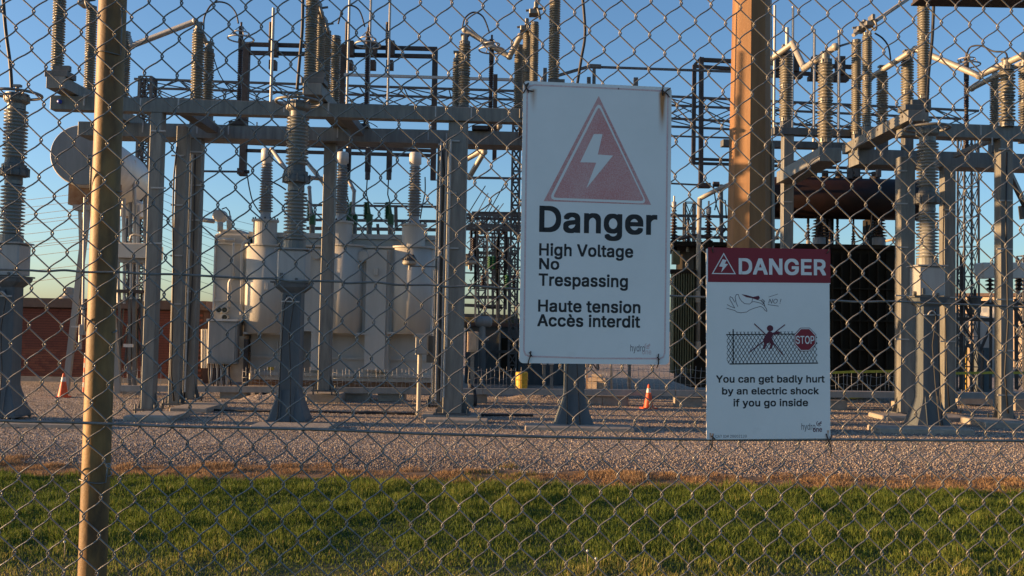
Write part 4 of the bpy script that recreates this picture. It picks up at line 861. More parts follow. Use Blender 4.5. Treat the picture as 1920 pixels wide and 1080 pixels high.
bars('bus_support_frame', 'dark horizontal bars behind the tall sign edge and brown pole', 'steel frame', 36,
     ((1250, 404, 1480, 409, 5), (1262, 428, 1470, 432, 5), (1262, 444, 1460, 447, 5), (1290, 404, 1292, 470, 4), (1352, 346, 1353, 470, 6), (1374, 350, 1374, 470, 6)), 5, m='tower')

# ------------------------------------------------------------------ clutter between the wide column and the tall sign
rr = random.Random(11)
cl_ = thing('bus_structure', 'dense dark steel bus structure far behind, left of the tall sign', 'steel structure', P(920, 700, 44))
for i in range(17):
    y = 400+i*12+rr.uniform(-4, 4); x0 = rr.uniform(865, 900); x1 = rr.uniform(930, 990); k = MB(); k.beam(P(x0, y, 44), P(x1, y+rr.uniform(0, 3), 44), rr.choice((2.5, 4, 6))*S(44), rr.choice((2.5, 4, 6))*S(44)); k.build('beam', rr.choice(('dark', 'tower', 'tower')), cl_, True)
for i in range(24):
    x = rr.uniform(878, 975); y = rr.uniform(400, 470); k = MB(); k.beam(P(x, y, 43), P(x+rr.uniform(-1, 1), y+rr.uniform(60, 220), 43), 3*S(44), 3*S(44)); k.build('post', rr.choice(('dark', 'tower', 'tan')), cl_, True)
for i in range(40):
    x = rr.uniform(865, 945); y = rr.uniform(400, 540); k = MB(); k.beam(P(x, y, 45), P(x+rr.uniform(30, 60), y+rr.choice((-1, 1))*rr.uniform(40, 80), 45), 1.7*S(44), 1.7*S(44)); k.build('brace', rr.choice(('dark', 'tower', 'cream')), cl_, True)
for i in range(10):
    x = 890+i*9+rr.uniform(-3, 3); y = rr.choice((440, 470, 505, 540)); q = P(x, y, 42.5); m = MB(); sheds(m, q.x, 42.5, q.z, q.z+.6, .14, .1, 8, .5); m.build('insulator', rr.choice(('porcd', 'porcg', 'porc')), cl_, True)
gh = thing('control_house', 'grey metal shed with dark openings behind the tan cabinet left of the tall sign', 'shed', P(930, 720, 34))
bx(MB(), 872, 612, 1080, 726, 34, 3).build('wall', 'bluegrey', gh, True); bx(MB(), 868, 606, 1084, 613, 33.8, 3.4).build('roof', 'brown', gh, True)
bx(MB(), 940, 634, 972, 700, 33.93, .1).build('opening', 't2', gh, True); bx(MB(), 892, 657, 980, 662, 33.7, .1).build('rail', 'tower', gh, True)
bx(MB(), 935, 622, 938, 700, 33.9, .1).build('frame', 'aluw', gh, True); k = MB(); k.beam(P(905, 690, 33.6), P(935, 620, 33.6), .08, .08); k.build('brace', 'galv2', gh, True)
t = thing('pump', 'grey pump motor with a sunlit end beside the wide central column', 'pump', P(905, 640, 31))
q = P(905, 603, 31); MB().lathe(q-Vector((.25, 0, 0)), [(.01, 0), (.14, .02), (.18, .1), (.18, .5), (.12, .56), (.01, .57)], 20, ax=(1, 0, 0)).build('motor', 'grey', t, True)
MB().cyl((q.x, 31, q.z-.1), (q.x, 31, q.z-.55), .1, n=12).build('neck', 'grey', t, True); MB().cyl((q.x, 31, q.z-.5), (q.x, 31, q.z-.62), .22, n=14).build('flange', 'grey', t, True)
MB().cyl((q.x, 31, q.z-.6), (q.x, 31, 0), .12, n=12).build('pedestal', 'bluegrey', t, True)
t = thing('cabinet', 'tan metal cabinet on a post just right of the wide central column', 'cabinet', P(885, 740, 26.5))
bx(MB(), 876, 622, 896, 660, 26.5, .35, ch=.01).build('case', 'tan', t, True); bx(MB(), 879, 625, 893, 657, 26.47, .03).build('door', 'tan', t, True); k = MB(); k.box((P(885, 700, 26.7).x, 26.7, P(885, 660, 26.7).z/2), (.1, .1, P(885, 660, 26.7).z)); k.build('post', 'galv', t, True)
t = thing('junction_box', 'grey junction box on a sunlit pipe left of the wide central column', 'junction box', G(788, 780))
Yj = t.location.y
bx(MB(), 779, 626, 802, 665, Yj-.1, .3, ch=.012).build('case', 'grey', t, True); bx(MB(), 782, 628, 800, 663, Yj-.13, .03).build('lid', 'grey', t, True)
for py in (630, 660): bx(MB(), 776, py-4, 780, py+2, Yj-.12, .05).build('hinge', 'alu', t, True)
q = P(787, 665, Yj); MB().cyl((q.x, Yj, q.z), (q.x, Yj, 0), .052, n=14).build('pipe', 'aluw', t, True)
bx(MB(), 800, 630, 812, 680, Yj+.1, .2).build('side_box', 'galv2', t, True)
for px, py, Y, lab in ((768, 490, 24.2, 'floodlight with a finned dome and a sunlit rim before the right bushing'), (880, 489, 24.0, 'shaded finned floodlight just right of the wide central column')):
    t = thing('floodlight', lab, 'floodlight', P(px, py+20, Y), 'finned floodlights beside the wide central column'); s = S(Y); q = P(px, py, Y)
    m = MB(); m.lathe((q.x, Y, q.z), [(13*s, 0), (13*s, 2*s), (11*s, 8*s), (6*s, 12*s), (.01, 13*s)], 24); m.build('dome', 'galv2', t, True)
    m = MB()
    for i in range(20): a = 2*PI*i/20; m.beam((q.x+math.cos(a)*13*s, Y+math.sin(a)*13*s, q.z+1*s), (q.x+math.cos(a)*6*s, Y+math.sin(a)*6*s, q.z+12*s), .012, .05)
    m.build('cooling_fins', 'dark', t, True, kind='stuff')
    m = MB(); m.lathe((q.x, Y, q.z-7*s), [(.01, 0), (10*s, 0), (13*s, 2*s), (13.5*s, 4.5*s), (12.5*s, 7*s)], 24, sm=False); m.build('rim', 'aluw', t, True)
    m = MB(); m.cyl((q.x, Y, q.z-7*s), (q.x, Y, q.z-16*s), 2*s, n=10); m.build('stem', 'aluw', t, True)
    m = MB(); m.cyl((q.x, Y, q.z-9*s), (q.x+(50*s if px < 800 else -20*s), Y+.1, q.z-9*s), 1.3*s, n=8); m.build('arm', 'galv', t, True)
t = thing('yellow_drum', 'bright yellow drum at the lower left corner of the tall sign', 'drum', P(978, 740, 27.5))
q = P(978, 728, 27.5); MB().lathe((q.x, 27.5, max(q.z, .02)), [(.01, 0), (.17, 0), (.18, .45), (.16, .48), (.01, .48)], 20, sm=False).build('drum', 'yellow', t, True); MB().torus((q.x, 27.5, q.z+.25), .18, .015, 24, 6).build('hoop', 'yellow', t, True)

# ------------------------------------------------------------------ right background
rb = thing('industrial_building', 'sunlit tan building far behind the right hand columns', 'building', P(1860, 720, 62))
bx(MB(), 1780, 556, 2060, 725, 62, 16, rz=-.65).build('wall', 'tan', rb, True); bx(MB(), 1776, 551, 2064, 557, 61.8, 16.5, rz=-.65).build('roof', 'brown', rb, True)
for x0, x1, y0, Yq, mm, lab in ((1800, 1828, 590, 46, 'tan', 'small sunlit tan shed behind the cream cabinets'), (1868, 1905, 575, 48, 'cream', 'pale sunlit shed between the last columns')):
    t = thing('shed', lab, 'shed', P(x0, 720, Yq)); bx(MB(), x0, y0, x1, 712, Yq, 3, rz=-.7).build('wall', mm, t, True); bx(MB(), x0-3, y0-4, x1+3, y0, Yq, 3.4, rz=-.7).build('roof', 'brown', t, True)
rf = bars('bus_support_frame', 'dark low steel table frame carrying pale boxes at the right edge', 'steel frame', 30,
     ((1788, 567, 1960, 570, 8), (1798, 598, 1862, 600, 7), (1803, 480, 1802, 730, 5), (1858, 560, 1857, 730, 4), (1905, 560, 1906, 730, 5), (1800, 600, 1830, 650, 3), (1858, 610, 1835, 665, 4), (1808, 570, 1825, 600, 4), (1900, 575, 1925, 620, 4), (1800, 690, 1815, 640, 3)), 5, m='dark')
for x0, x1, lab in ((1843, 1866, 'left pale equipment box on insulators at the right edge'), (1893, 1930, 'right pale equipment box on insulators at the right edge')):
    t = thing('equipment_box', lab, 'equipment box', P(x0, 560, 29.5), 'pale boxes on insulators at the right edge'); bx(MB(), x0, 492, x1, 521, 29.5, .6, ch=.04).build('box', 'white', t, True)
    q = P((x0+x1)/2+ (2 if x0 < 1880 else 0), 545, 29.8); m = MB(); sheds(m, q.x, 29.8, q.z, P(x0, 522, 29.8).z, .15, .12, 12, .3); m.build('insulator', 'porcd', t, True)
    m = MB(); m.cyl((q.x, 29.8, q.z), (q.x, 29.8, P(x0, 567, 29.8).z), .03, n=6); m.build('pin', 'alu', t, True)
t = thing('current_transformer', 'grey drum shaped device on the dark table frame at the right', 'equipment', P(1828, 590, 29.6)); q = P(1828, 590, 29.6)
MB().lathe((q.x, 29.6, q.z), [(.01, 0), (.15, 0), (.18, .1), (.18, .5), (.22, .52), (.22, .58), (.01, .6)], 20).build('drum', 'bluegrey', t, True); MB().cyl((q.x, 29.6, q.z+.58), (q.x, 29.6, q.z+.8), .05, n=8).build('terminal', 'dark', t, True)
for i, (x0, x1, lab) in enumerate(((1812, 1826, 'tall cream cabinet with yellow edges, left of a pair'), (1829, 1842, 'tall cream cabinet with yellow edges, right of a pair'))):
    t = thing('tall_cabinet', lab, 'cabinet', P(x0, 740, 33), 'tall cream cabinets behind the right hand columns')
    bx(MB(), x0, 650, x1, 738, 33, .5, rz=-.6).build('case', 'tan', t, True); bx(MB(), x0-1.2, 650, x0+1.8, 738, 32.7, .06).build('yellow_edge', 'yellow', t, True); bx(MB(), x0-1, 645, x1+1, 651, 32.9, .8).build('top', 'galv2', t, True)
t = thing('cabinet', 'plain grey cabinet right of the pair of cream cabinets', 'cabinet', P(1850, 740, 32)); bx(MB(), 1843, 652, 1860, 745, 32, .6).build('case', 'bluegrey', t, True); bx(MB(), 1845, 656, 1858, 742, 31.96, .04).build('door', 'bluegrey', t, True)
t = thing('concrete_wall', 'low grey concrete wall piece behind the right hand columns', 'concrete wall', P(1840, 750, 28)); bx(MB(), 1796, 740, 1862, 758, 28, .5).build('block', 'concrete', t, True); bx(MB(), 1796, 737, 1862, 740, 27.97, .56).build('capping', 'concrete', t, True)

# far tree line closing the horizon, and stores between the tall sign and the black transformer
n = 260; m = MB(); vs = []; hx = [3.2+3.2*float(vnoise(np.array([i*.31]), np.array([0.]), 1, 61)[0])+1.6*float(vnoise(np.array([i*1.7]), np.array([3.]), 1, 62)[0]) for i in range(n+1)]
M['far'] = mat('far_foliage', (.035, .035, .018), .95, 0, col2=(.07, .055, .03), scale=.25, spec=.1)
for i in range(n+1):
    x = -420+i*840/n
    for dy, hz in ((-6, 0), (-5, .55), (-1, .95), (2, 1), (6, .5), (7, 0)): vs.append((x+random.uniform(-.8, .8), 430+dy+random.uniform(-.8, .8), hx[i]*hz-.05+random.uniform(-.2, .2)*hz))
m.add(vs, [(i*6+j, i*6+j+1, i*6+7+j, i*6+6+j) for i in range(n) for j in range(5)]); tag(m.build('tree_line', 'far', kind='stuff'), 'low far off tree line on the horizon behind the yard', 'trees')
t = thing('timber_stack', 'sunlit tan crates on a steel frame below the tall sign', 'crate stack', P(1130, 735, 27.2))
for x0, x1, y0, y1 in ((1105, 1122, 716, 729), (1123, 1140, 716, 729), (1106, 1138, 709, 715), (1112, 1131, 702, 708)): bx(MB(), x0, y0, x1, y1, 27.0, .4, rz=-.25).build('crate', 'tan', t, True)
for px in (1100, 1146): k = MB(); k.beam(P(px, 680, 27.4), P(px, 738, 27.4), .06, .06); k.build('post', 'tan', t, True)
for px, lab in ((1020, 'left'), (1034, 'middle'), (1180, 'right')):
    t = thing('service_post', 'short cable post seen under the tall sign, %s one of three' % lab, 'post', P(px, 738, 27.6), 'cable posts under the tall sign')
    MB().beam(P(px, 660, 27.6), P(px, 738, 27.6), .09, .09).build('post', 'galv', t, True); bx(MB(), px-5, 664, px+5, 684, 27.5, .15).build('box', 'tankgrey', t, True)
tower('lattice tower hidden behind the tall sign', 1110, 46, 24, 330, 12)
bars('bus_support_frame', 'dark bus bars standing behind the tall sign', 'steel frame', 42, ((980, 430, 1250, 436, 5), (980, 470, 1250, 474, 4), (980, 520, 1250, 523, 4), (1010, 420, 1010, 660, 4), (1060, 420, 1060, 660, 4), (1160, 420, 1160, 660, 4), (1225, 420, 1225, 660, 4), (980, 560, 1250, 562, 4)), 4, m='tower')

# ------------------------------------------------------------------ brown eight sided pole
g = Vector((P(1403, 640, 20.2).x, 20.2, 0)); s = S(20.2); t = thing('utility_pole', 'thick brown eight sided steel pole rising behind the small danger sign', 'utility pole', g)
r0, r1 = 45*s, 28*s; H = 16; m = MB(); vs = []
va = math.atan2(-g.y, -g.x)   # a corner faces the viewer
lv = [0, 4.5, 9.3, H]
for z in lv:
    f_ = z/H; rr_ = r0+(r1-r0)*f_
    vs += [(math.cos(va+2*PI*i/8)*rr_, math.sin(va+2*PI*i/8)*rr_, z) for i in range(8)]
m.add(vs, [(k*8+i, k*8+(i+1) % 8, k*8+8+(i+1) % 8, k*8+8+i) for k in range(3) for i in range(8)]+[tuple(range(24, 32))])
M['pole'] = mat('weathered_brown_pole', (.14, .07, .025), .7, .0, col2=(.25, .13, .05), scale=2.5, streak=True, bump=.15)
m.build('shaft', 'pole', t)
m = MB(); m.lathe((0, 0, 0), [(r0*1.5, 0), (r0*1.5, .06), (.01, .06)], 24, sm=False); m.build('base_plate', 'galv2', t)
m = MB(); m.cyl((r0*.9, -.42, .1), (r1*.95, -.30, 12), .012, n=6); m.build('ground_wire', 'galv', t)
m = MB(); m.cyl((r0*1.02, -.1, .1), (r0*.86, -.12, 6.2), .05, n=8); m.build('conduit', 'galv', t)
for zz in (2.8,):
    pass

# ------------------------------------------------------------------ cones, tape, hoses
def cone(px, py, label, h=.62):
    g = G(px, py); t = thing('traffic_cone', label, 'traffic cone', g); hh = h
    MB().box((0, 0, .015), (.36*h/.62, .36*h/.62, .03), rz=.3, ch=.01).build('base', 'orange', t)
    f_ = lambda z: .135*h/.62*(1-z/hh*.82)
    MB().lathe((0, 0, .03), [(f_(0), 0), (f_(hh*.62), hh*.62), ], 20).build('body', 'orange', t)
    MB().lathe((0, 0, .03), [(f_(hh*.64)+.004, hh*.64), (f_(hh*.82)+.004, hh*.82)], 20).build('reflective_band', 'refl', t)
    MB().lathe((0, 0, .03), [(f_(hh*.84), hh*.84), (f_(hh*.97), hh*.97), (.01, hh)], 20).build('tip', 'orange', t)
cone(118, 745, 'orange traffic cone beside the leaning tank leg at the left')
cone(1216, 766, 'orange traffic cone with a white band just below the tall sign', .62)
t = thing('marker_post', 'orange and white striped marker tube half hidden by the fence post', 'marker tube', G(158, 735)); 
for i in range(8): MB().cyl((0, 0, i*.14), (0, 0, (i+1)*.14), .05-.002*i, n=12).build('stripe', 'orange' if i % 2 == 0 else 'refl', t)
for lab, pts in (('yellow caution tape strung high across the black transformer', [(1556, 699), (1600, 697), (1690, 696)]), ('yellow caution tape hanging low in front of the black transformer', [(1590, 746), (1640, 742), (1690, 738)]), ('yellow caution tape behind the right hand columns', [(1790, 700), (1850, 699), (1925, 699)])):
    m = MB(); W_ = [P(a, b, 26.2) for a, b in pts]; vs = []
    for w2 in W_: vs += [w2+Vector((0, 0, .035)), w2-Vector((0, 0, .035)), w2+Vector((0, .004, -.035)), w2+Vector((0, .004, .035))]
    m.add(vs, [(k*4+a, k*4+(a+1) % 4, k*4+4+(a+1) % 4, k*4+4+a) for k in range(len(W_)-1) for a in range(4)]); tag(m.build('caution_tape', 'tape'), lab, 'caution tape', 'yellow caution tapes')
def hose(label, pts, r, mm='black'):
    W_ = [G(a, b, r) for a, b in pts]; tag(MB().tube(W_, r, 6).build('ground_cable', mm), label, 'cable')
hose('black cable lying on the gravel left of the wide central column', [(660, 774), (690, 773), (740, 775), (785, 776)], .03)
hose('black cable lying on the gravel right of the wide central column', [(860, 776), (900, 778), (950, 778), (1000, 779)], .03)
hose('long thin dark cable on the gravel before the voltage transformers', [(385, 768), (480, 771), (600, 772), (700, 775)], .025)
q = G(888, 762); tag(MB().tube([(q.x-.12, q.y+.3, .55), (q.x, q.y+.1, .45), (q.x+.05, q.y, .2), (q.x+.04, q.y-.05, .02)], .045, 8).build('hose', 'black'), 'thick black hose bending to the ground beside the concrete block', 'hose')
# dirt heaps along the rail
def heap(px, py, w_, h_, lab):
    g = G(px, py); n = 22; vs = []; fs = []
    for j in range(9):
        for i in range(n+1):
            u, v_ = i/n*2-1, j/8*2-1; hgt = max(0, (1-u*u))*(1-v_*v_)*h_*(.75+.4*random.random()); vs.append((g.x+u*w_/2, g.y+.5+v_*.5, hgt-.01))
    fs = [(j*(n+1)+i, j*(n+1)+i+1, (j+1)*(n+1)+i+1, (j+1)*(n+1)+i) for j in range(8) for i in range(n)]
    m = MB(); m.add(vs, fs, True); tag(m.build('gravel_heap', gm), lab, 'gravel heap')
heap(495, 752, 1.6, .2, 'low sunlit heap of gravel behind the flared pedestal'); heap(668, 750, 1.8, .16, 'low heap of gravel before the right half of the pale transformer'); heap(1020, 750, 2.2, .18, 'low heap of gravel behind the tall sign')

# ------------------------------------------------------------------ distant power lines
for i, (yl, ym, yr) in enumerate(((372, 348, 398), (386, 362, 412), (400, 377, 428), (412, 392, 440), (418, 398, 446), (436, 414, 462), (452, 432, 478), (458, 438, 486), (462, 446, 494), (478, 462, 508), (506, 494, 532), (526, 516, 548))):
    pts = [P(-60, yl+12, 95), P(60, yl+2, 92), P(150, yl-9, 88), P(262, ym-8, 84)]+[P(262+(150)*k/4, ym-8+(yr-ym+16)*(k/4)**.9, 84+3*k) for k in range(1, 5)]+[P(500, yr+30, 104)]
    tag(MB().tube(pts, .024, 4).build('power_line', 'tower'), '%s distant power line sweeping across the sky below the white tank' % (['topmost']+['%s from the top thin' % o for o in 'second third fourth fifth sixth seventh eighth ninth tenth eleventh'.split()]+['lowest'])[i], 'power line', 'distant power lines at the left')

# ------------------------------------------------------------------ chain link fence (wires woven one by one)
FY0, FT = 2.08, .113
fdir = Vector((1, FT, 0)).normalized(); fnor = Vector((FT, -1, 0)).normalized()       # towards the viewer's side
CF = np.array([[0.04725, 2.31045], [-0.0182, -0.68025], [-0.00176, 0.00019], [-0.0005, 0.00057], [1.18303, -0.02353], [-0.00253, -0.00935], [-0.00328, 0.00067], [0.01725, 0.00023], [-0.00218, 0.00353], [-0.00874, -0.00086]])
def knot0(i, j):
    u = (i-32)/34; v = (j-13)/17; b = np.array([u**a*v**c for a in range(4) for c in range(4-a)]); return b@CF
def knot(i, j):
    ic, jc = min(max(i, -3), 67), min(max(j, -6), 31); p = knot0(ic, jc)
    if i != ic: p = p+(i-ic)*np.array([.0348, -.0007])
    if j != jc: p = p+(j-jc)*np.array([-.0010, -.0400 if j > jc else -.0400])
    return p
def fence_pt(x, z, off=0): return Vector((x, FY0+FT*x, z))+fnor*off
RW = .00165
fn = thing('chain_link_fence', 'grey chain link fence of diamond wire mesh across the whole foreground', 'fence', (0, FY0, 0))
J0, J1 = -20, 69; NS = 6
K = {}
for i in range(-22, 88):
    for j in range(J0, J1+1):
        if (i+j) % 2 == 0:
            q = knot(i, j); jx, jz = rng.normal(0, .0006, 2); K[(i, j)] = (q[0]+jx, q[1]+jz)
for k in range(-21, 86):
    path = []
    for j in range(J0, J1):
        a = K[(k, j)] if (k+j) % 2 == 0 else K[(k+1, j)]
        b = K[(k, j+1)] if (k+j+1) % 2 == 0 else K[(k+1, j+1)]
        left = (k+j) % 2 == 0; sgn = 1 if left else -1     # at a left knot the wire hooks further left
        back = left                                        # from left down to right: the straight strand behind
        ax_, az_ = a; bx_, bz_ = b; dx, dz = bx_-ax_, bz_-az_; d = -.0030 if back else .0034
        hk = .0052                       # each bend of a wire turns over about a centimetre round its neighbour
        path += [(ax_+sgn*.0002, az_+hk, .0026*sgn), (ax_-sgn*.0021, az_+hk*.35, .0016*sgn), (ax_-sgn*.0021, az_-hk*.35, -.0016*sgn), (ax_+sgn*.0002, az_-hk, -.0026*sgn)]
        az_ -= hk; bz_ += hk; dz = bz_-az_
        if back: offs = ((.12, .0, 1), (.5, 0, 1), (.88, 0, 1))
        else: offs = ((.1, .035, .9), (.3, .04, 1), (.5, 0, 1.1), (.7, -.04, 1), (.9, -.035, .9))
        for tt, sag, dd in offs: path.append((ax_+dx*tt, az_+dz*tt-sag*abs(dz)*(1), d*dd))
    pts = [fence_pt(x_, z_, o_) for x_, z_, o_ in path]
    fine = True
    MB().tube([p-Vector((0, FY0, 0)) for p in pts], RW, NS).build('wire', 'wire', fn)
def fpx(px, py, off=0):
    d = ray(px, py); tt = FY0/(d.y-FT*d.x); p = CAM_C+d*tt; return p+fnor*off
def smooth_path(pts, n=5):
    sm = []
    for i in range(len(pts)-1):
        p0, p1, p2, p3 = pts[max(i-1, 0)], pts[i], pts[i+1], pts[min(i+2, len(pts)-1)]
        for k_ in range(n):
            t_ = k_/n; sm.append(.5*((2*p1)+(-p0+p2)*t_+(2*p0-5*p1+4*p2-p3)*t_*t_+(-p0+3*p1-3*p2+p3)*t_**3))
    return sm+[pts[-1]]
mid = [(-300, 492), (-60, 504), (0, 505), (51, 506.5), (84, 508.5), (120, 506.5), (160, 510), (222, 510), (278, 514), (320, 514), (398, 518), (462, 522), (511, 522), (542, 527), (582, 527), (640, 528), (651, 531), (702, 529), (747, 534), (809, 534), (840, 538), (884, 536), (938, 540), (1020, 545), (1120, 549), (1220, 553), (1320, 557), (1440, 560), (1553, 563), (1612, 566), (1676, 565), (1753, 569), (1838, 572), (1920, 576), (2100, 582), (2400, 592)]
MB().tube(smooth_path([fpx(a, b, -.004) for a, b in mid]), .0024, 8).build('tension_wire', 'wire', fn, True)
low = [(-300, 775), (0, 788), (150, 792), (333, 799), (480, 802), (633, 806), (780, 812), (927, 816), (1140, 821), (1280, 823), (1323, 823.5), (1450, 824), (1580, 823.5), (1750, 825), (1920, 826), (2150, 828), (2400, 830)]
MB().tube(smooth_path([fpx(a, b, .006) for a, b in low]), .0031, 8).build('tension_wire', 'wire', fn, True)
# posts of the fence: one in view, its neighbours a step outside
for px, lab in ((182, None), (2600, 1), (-2200, 2)):
    q = fpx(px, 540, -.036); m = MB(); ppts = [(q.x, q.y, z_) for z_ in np.linspace(0, 3.25, 14)]; m.tube(ppts, .0288, 28)
    o = m.build('fence_post', 'postm', fn, True)
    MB().lathe((q.x, q.y, 3.25), [(.033, -.03), (.033, .01), (.02, .035), (.001, .045)], 20).build('post_cap', 'wire', fn, True)
q0, q1 = fpx(-2200, 540, -.036), fpx(2600, 540, -.036)
MB().cyl((q0.x, q0.y, 3.24), (q1.x, q1.y, 3.24), .021, n=14).build('top_rail', 'wire', fn, True)
pq = fpx(182, 540, -.036)
for (px, py) in ((232, 19), (170, 295), (158, 577), (142, 862), (205, 872)):
    z_ = ZT((pq.x, pq.y), py); m = MB(); r_ = .0315; side = -1 if px < 200 else 1
    pts = [fpx(px-side*2, py, .004)+Vector((0, 0, .001))]+[Vector((pq.x+math.cos(a_)*r_, pq.y+math.sin(a_)*r_, z_+.003*math.sin(a_*2))) for a_ in np.linspace(PI*1.15 if side < 0 else PI*1.85, (-.1*PI if side < 0 else 1.1*PI)+(0 if side < 0 else 0), 12)]
    m.tube(pts, .0016, 6); m.torus(fpx(px, py, .006), .004, .0015, 12, 6, ax=(.3, -1, .2)); m.build('wire_tie', 'wire', fn, True)

# ------------------------------------------------------------------ printed signs wired to the mesh
def print_mat(name, col, fade=0, base=(.74, .75, .74)):
    m = bpy.data.materials.new(name); m.use_nodes = True; n = m.node_tree.nodes; l = m.node_tree.links; b = n['Principled BSDF']; b.inputs['Roughness'].default_value = .6
    b.inputs['Base Color'].default_value = (*col, 1)
    if fade:
        tc = n.new('ShaderNodeTexCoord'); nz = n.new('ShaderNodeTexNoise'); nz.inputs['Scale'].default_value = 420; nz.inputs['Detail'].default_value = 3; l.new(tc.outputs['Object'], nz.inputs[0])
        n2 = n.new('ShaderNodeTexNoise'); n2.inputs['Scale'].default_value = 9; l.new(tc.outputs['Object'], n2.inputs[0]); ad = n.new('ShaderNodeMath'); ad.operation = 'MULTIPLY_ADD'; ad.inputs[1].default_value = .6
        l.new(n2.outputs[0], ad.inputs[0]); l.new(nz.outputs[0], ad.inputs[2])
        cr = n.new('ShaderNodeValToRGB'); cr.color_ramp.elements[0].position = .55; cr.color_ramp.elements[1].position = 1.0
        cr.color_ramp.elements[0].color = (*col, 1); cr.color_ramp.elements[1].color = (*[c*(1-fade)+d_*fade for c, d_ in zip(col, base)], 1)
        l.new(ad.outputs[0], cr.inputs[0]); l.new(cr.outputs[0], b.inputs['Base Color'])
    return m
PR = {'black': print_mat('black_print', (.012, .012, .014)), 'faded': print_mat('sun_faded_red_print', (.56, .20, .19), .4), 'pink': print_mat('pale_pink_print', (.62, .36, .36), .5),
      'red': print_mat('dark_red_print', (.23, .012, .025)), 'wht': print_mat('white_print', (.75, .76, .75)), 'grey': print_mat('grey_print', (.12, .10, .11)), 'line': print_mat('line_print', (.08, .06, .07)),
      'pink2': print_mat('faint_pink_print', (.60, .42, .42)), 'maroon': print_mat('maroon_print', (.10, .012, .03))}
def panel_mat(stains):
    m = mat('sign_panel_paint', (.72, .73, .72), .38, 0, col2=(.78, .785, .78), scale=6); n = m.node_tree.nodes; l = m.node_tree.links; b = n['Principled BSDF']
    src = b.inputs['Base Color'].links[0].from_socket; tc = n.new('ShaderNodeTexCoord'); sp = n.new('ShaderNodeSeparateXYZ'); l.new(tc.outputs['Object'], sp.inputs[0])
    nz = n.new('ShaderNodeTexNoise'); nz.inputs['Scale'].default_value = 60; nz.inputs['Detail'].default_value = 4
    mp = n.new('ShaderNodeMapping'); mp.inputs['Scale'].default_value = (1, 1, .2); l.new(tc.outputs['Object'], mp.inputs[0]); l.new(mp.outputs[0], nz.inputs[0])
    def mth(op, a, b_=None, c=None):
        x = n.new('ShaderNodeMath'); x.operation = op
        for i, v_ in enumerate((a, b_, c)):
            if v_ is None: continue
            if isinstance(v_, (int, float)): x.inputs[i].default_value = v_
            else: l.new(v_, x.inputs[i])
        return x.outputs[0]
    for (sx, sz, wd, ln, st) in stains:
        du = mth('ABSOLUTE', mth('SUBTRACT', sp.outputs[0], sx)); dn = mth('DIVIDE', mth('SUBTRACT', sz, sp.outputs[2]), ln)    # 0 at the hole .. 1 at the end of the streak
        a = mth('SUBTRACT', 1, mth('DIVIDE', du, wd)); a.node.use_clamp = True
        up = mth('MULTIPLY_ADD', dn, 12, 1); up.node.use_clamp = True
        d_ = mth('SUBTRACT', 1, dn); d_.node.use_clamp = True
        f_ = mth('MULTIPLY', mth('MULTIPLY', mth('POWER', d_, 1.4), mth('POWER', a, 1.3)), up); f_ = mth('MULTIPLY', f_, mth('MULTIPLY_ADD', nz.outputs[0], 1.8, .2)); f_ = mth('MULTIPLY', f_, st); f_.node.use_clamp = True
        mx = n.new('ShaderNodeMix'); mx.data_type = 'RGBA'; l.new(f_, mx.inputs[0]); l.new(src, mx.inputs[6]); mx.inputs[7].default_value = (.40, .16, .035, 1); src = mx.outputs[2]
    # faint dirt and scuffs
    n3 = n.new('ShaderNodeTexNoise'); n3.inputs['Scale'].default_value = 14; n3.inputs['Detail'].default_value = 8; n3.inputs['Roughness'].default_value = .75; l.new(tc.outputs['Object'], n3.inputs[0])
    mr = n.new('ShaderNodeMapRange'); mr.inputs[1].default_value = .6; mr.inputs[2].default_value = .8; mr.inputs[3].default_value = 0; mr.inputs[4].default_value = .25; l.new(n3.outputs[0], mr.inputs[0])
    mx = n.new('ShaderNodeMix'); mx.data_type = 'RGBA'; l.new(mr.outputs[0], mx.inputs[0]); l.new(src, mx.inputs[6]); mx.inputs[7].default_value = (.42, .42, .40, 1)
    l.new(mx.outputs[2], b.inputs['Base Color']); return m
FONT = None
try:
    import os
    FONT = bpy.data.fonts.load(os.path.join(bpy.utils.system_resource('DATAFILES'), 'fonts', 'Inter.woff2'))   # Blender's own interface font
except Exception: pass
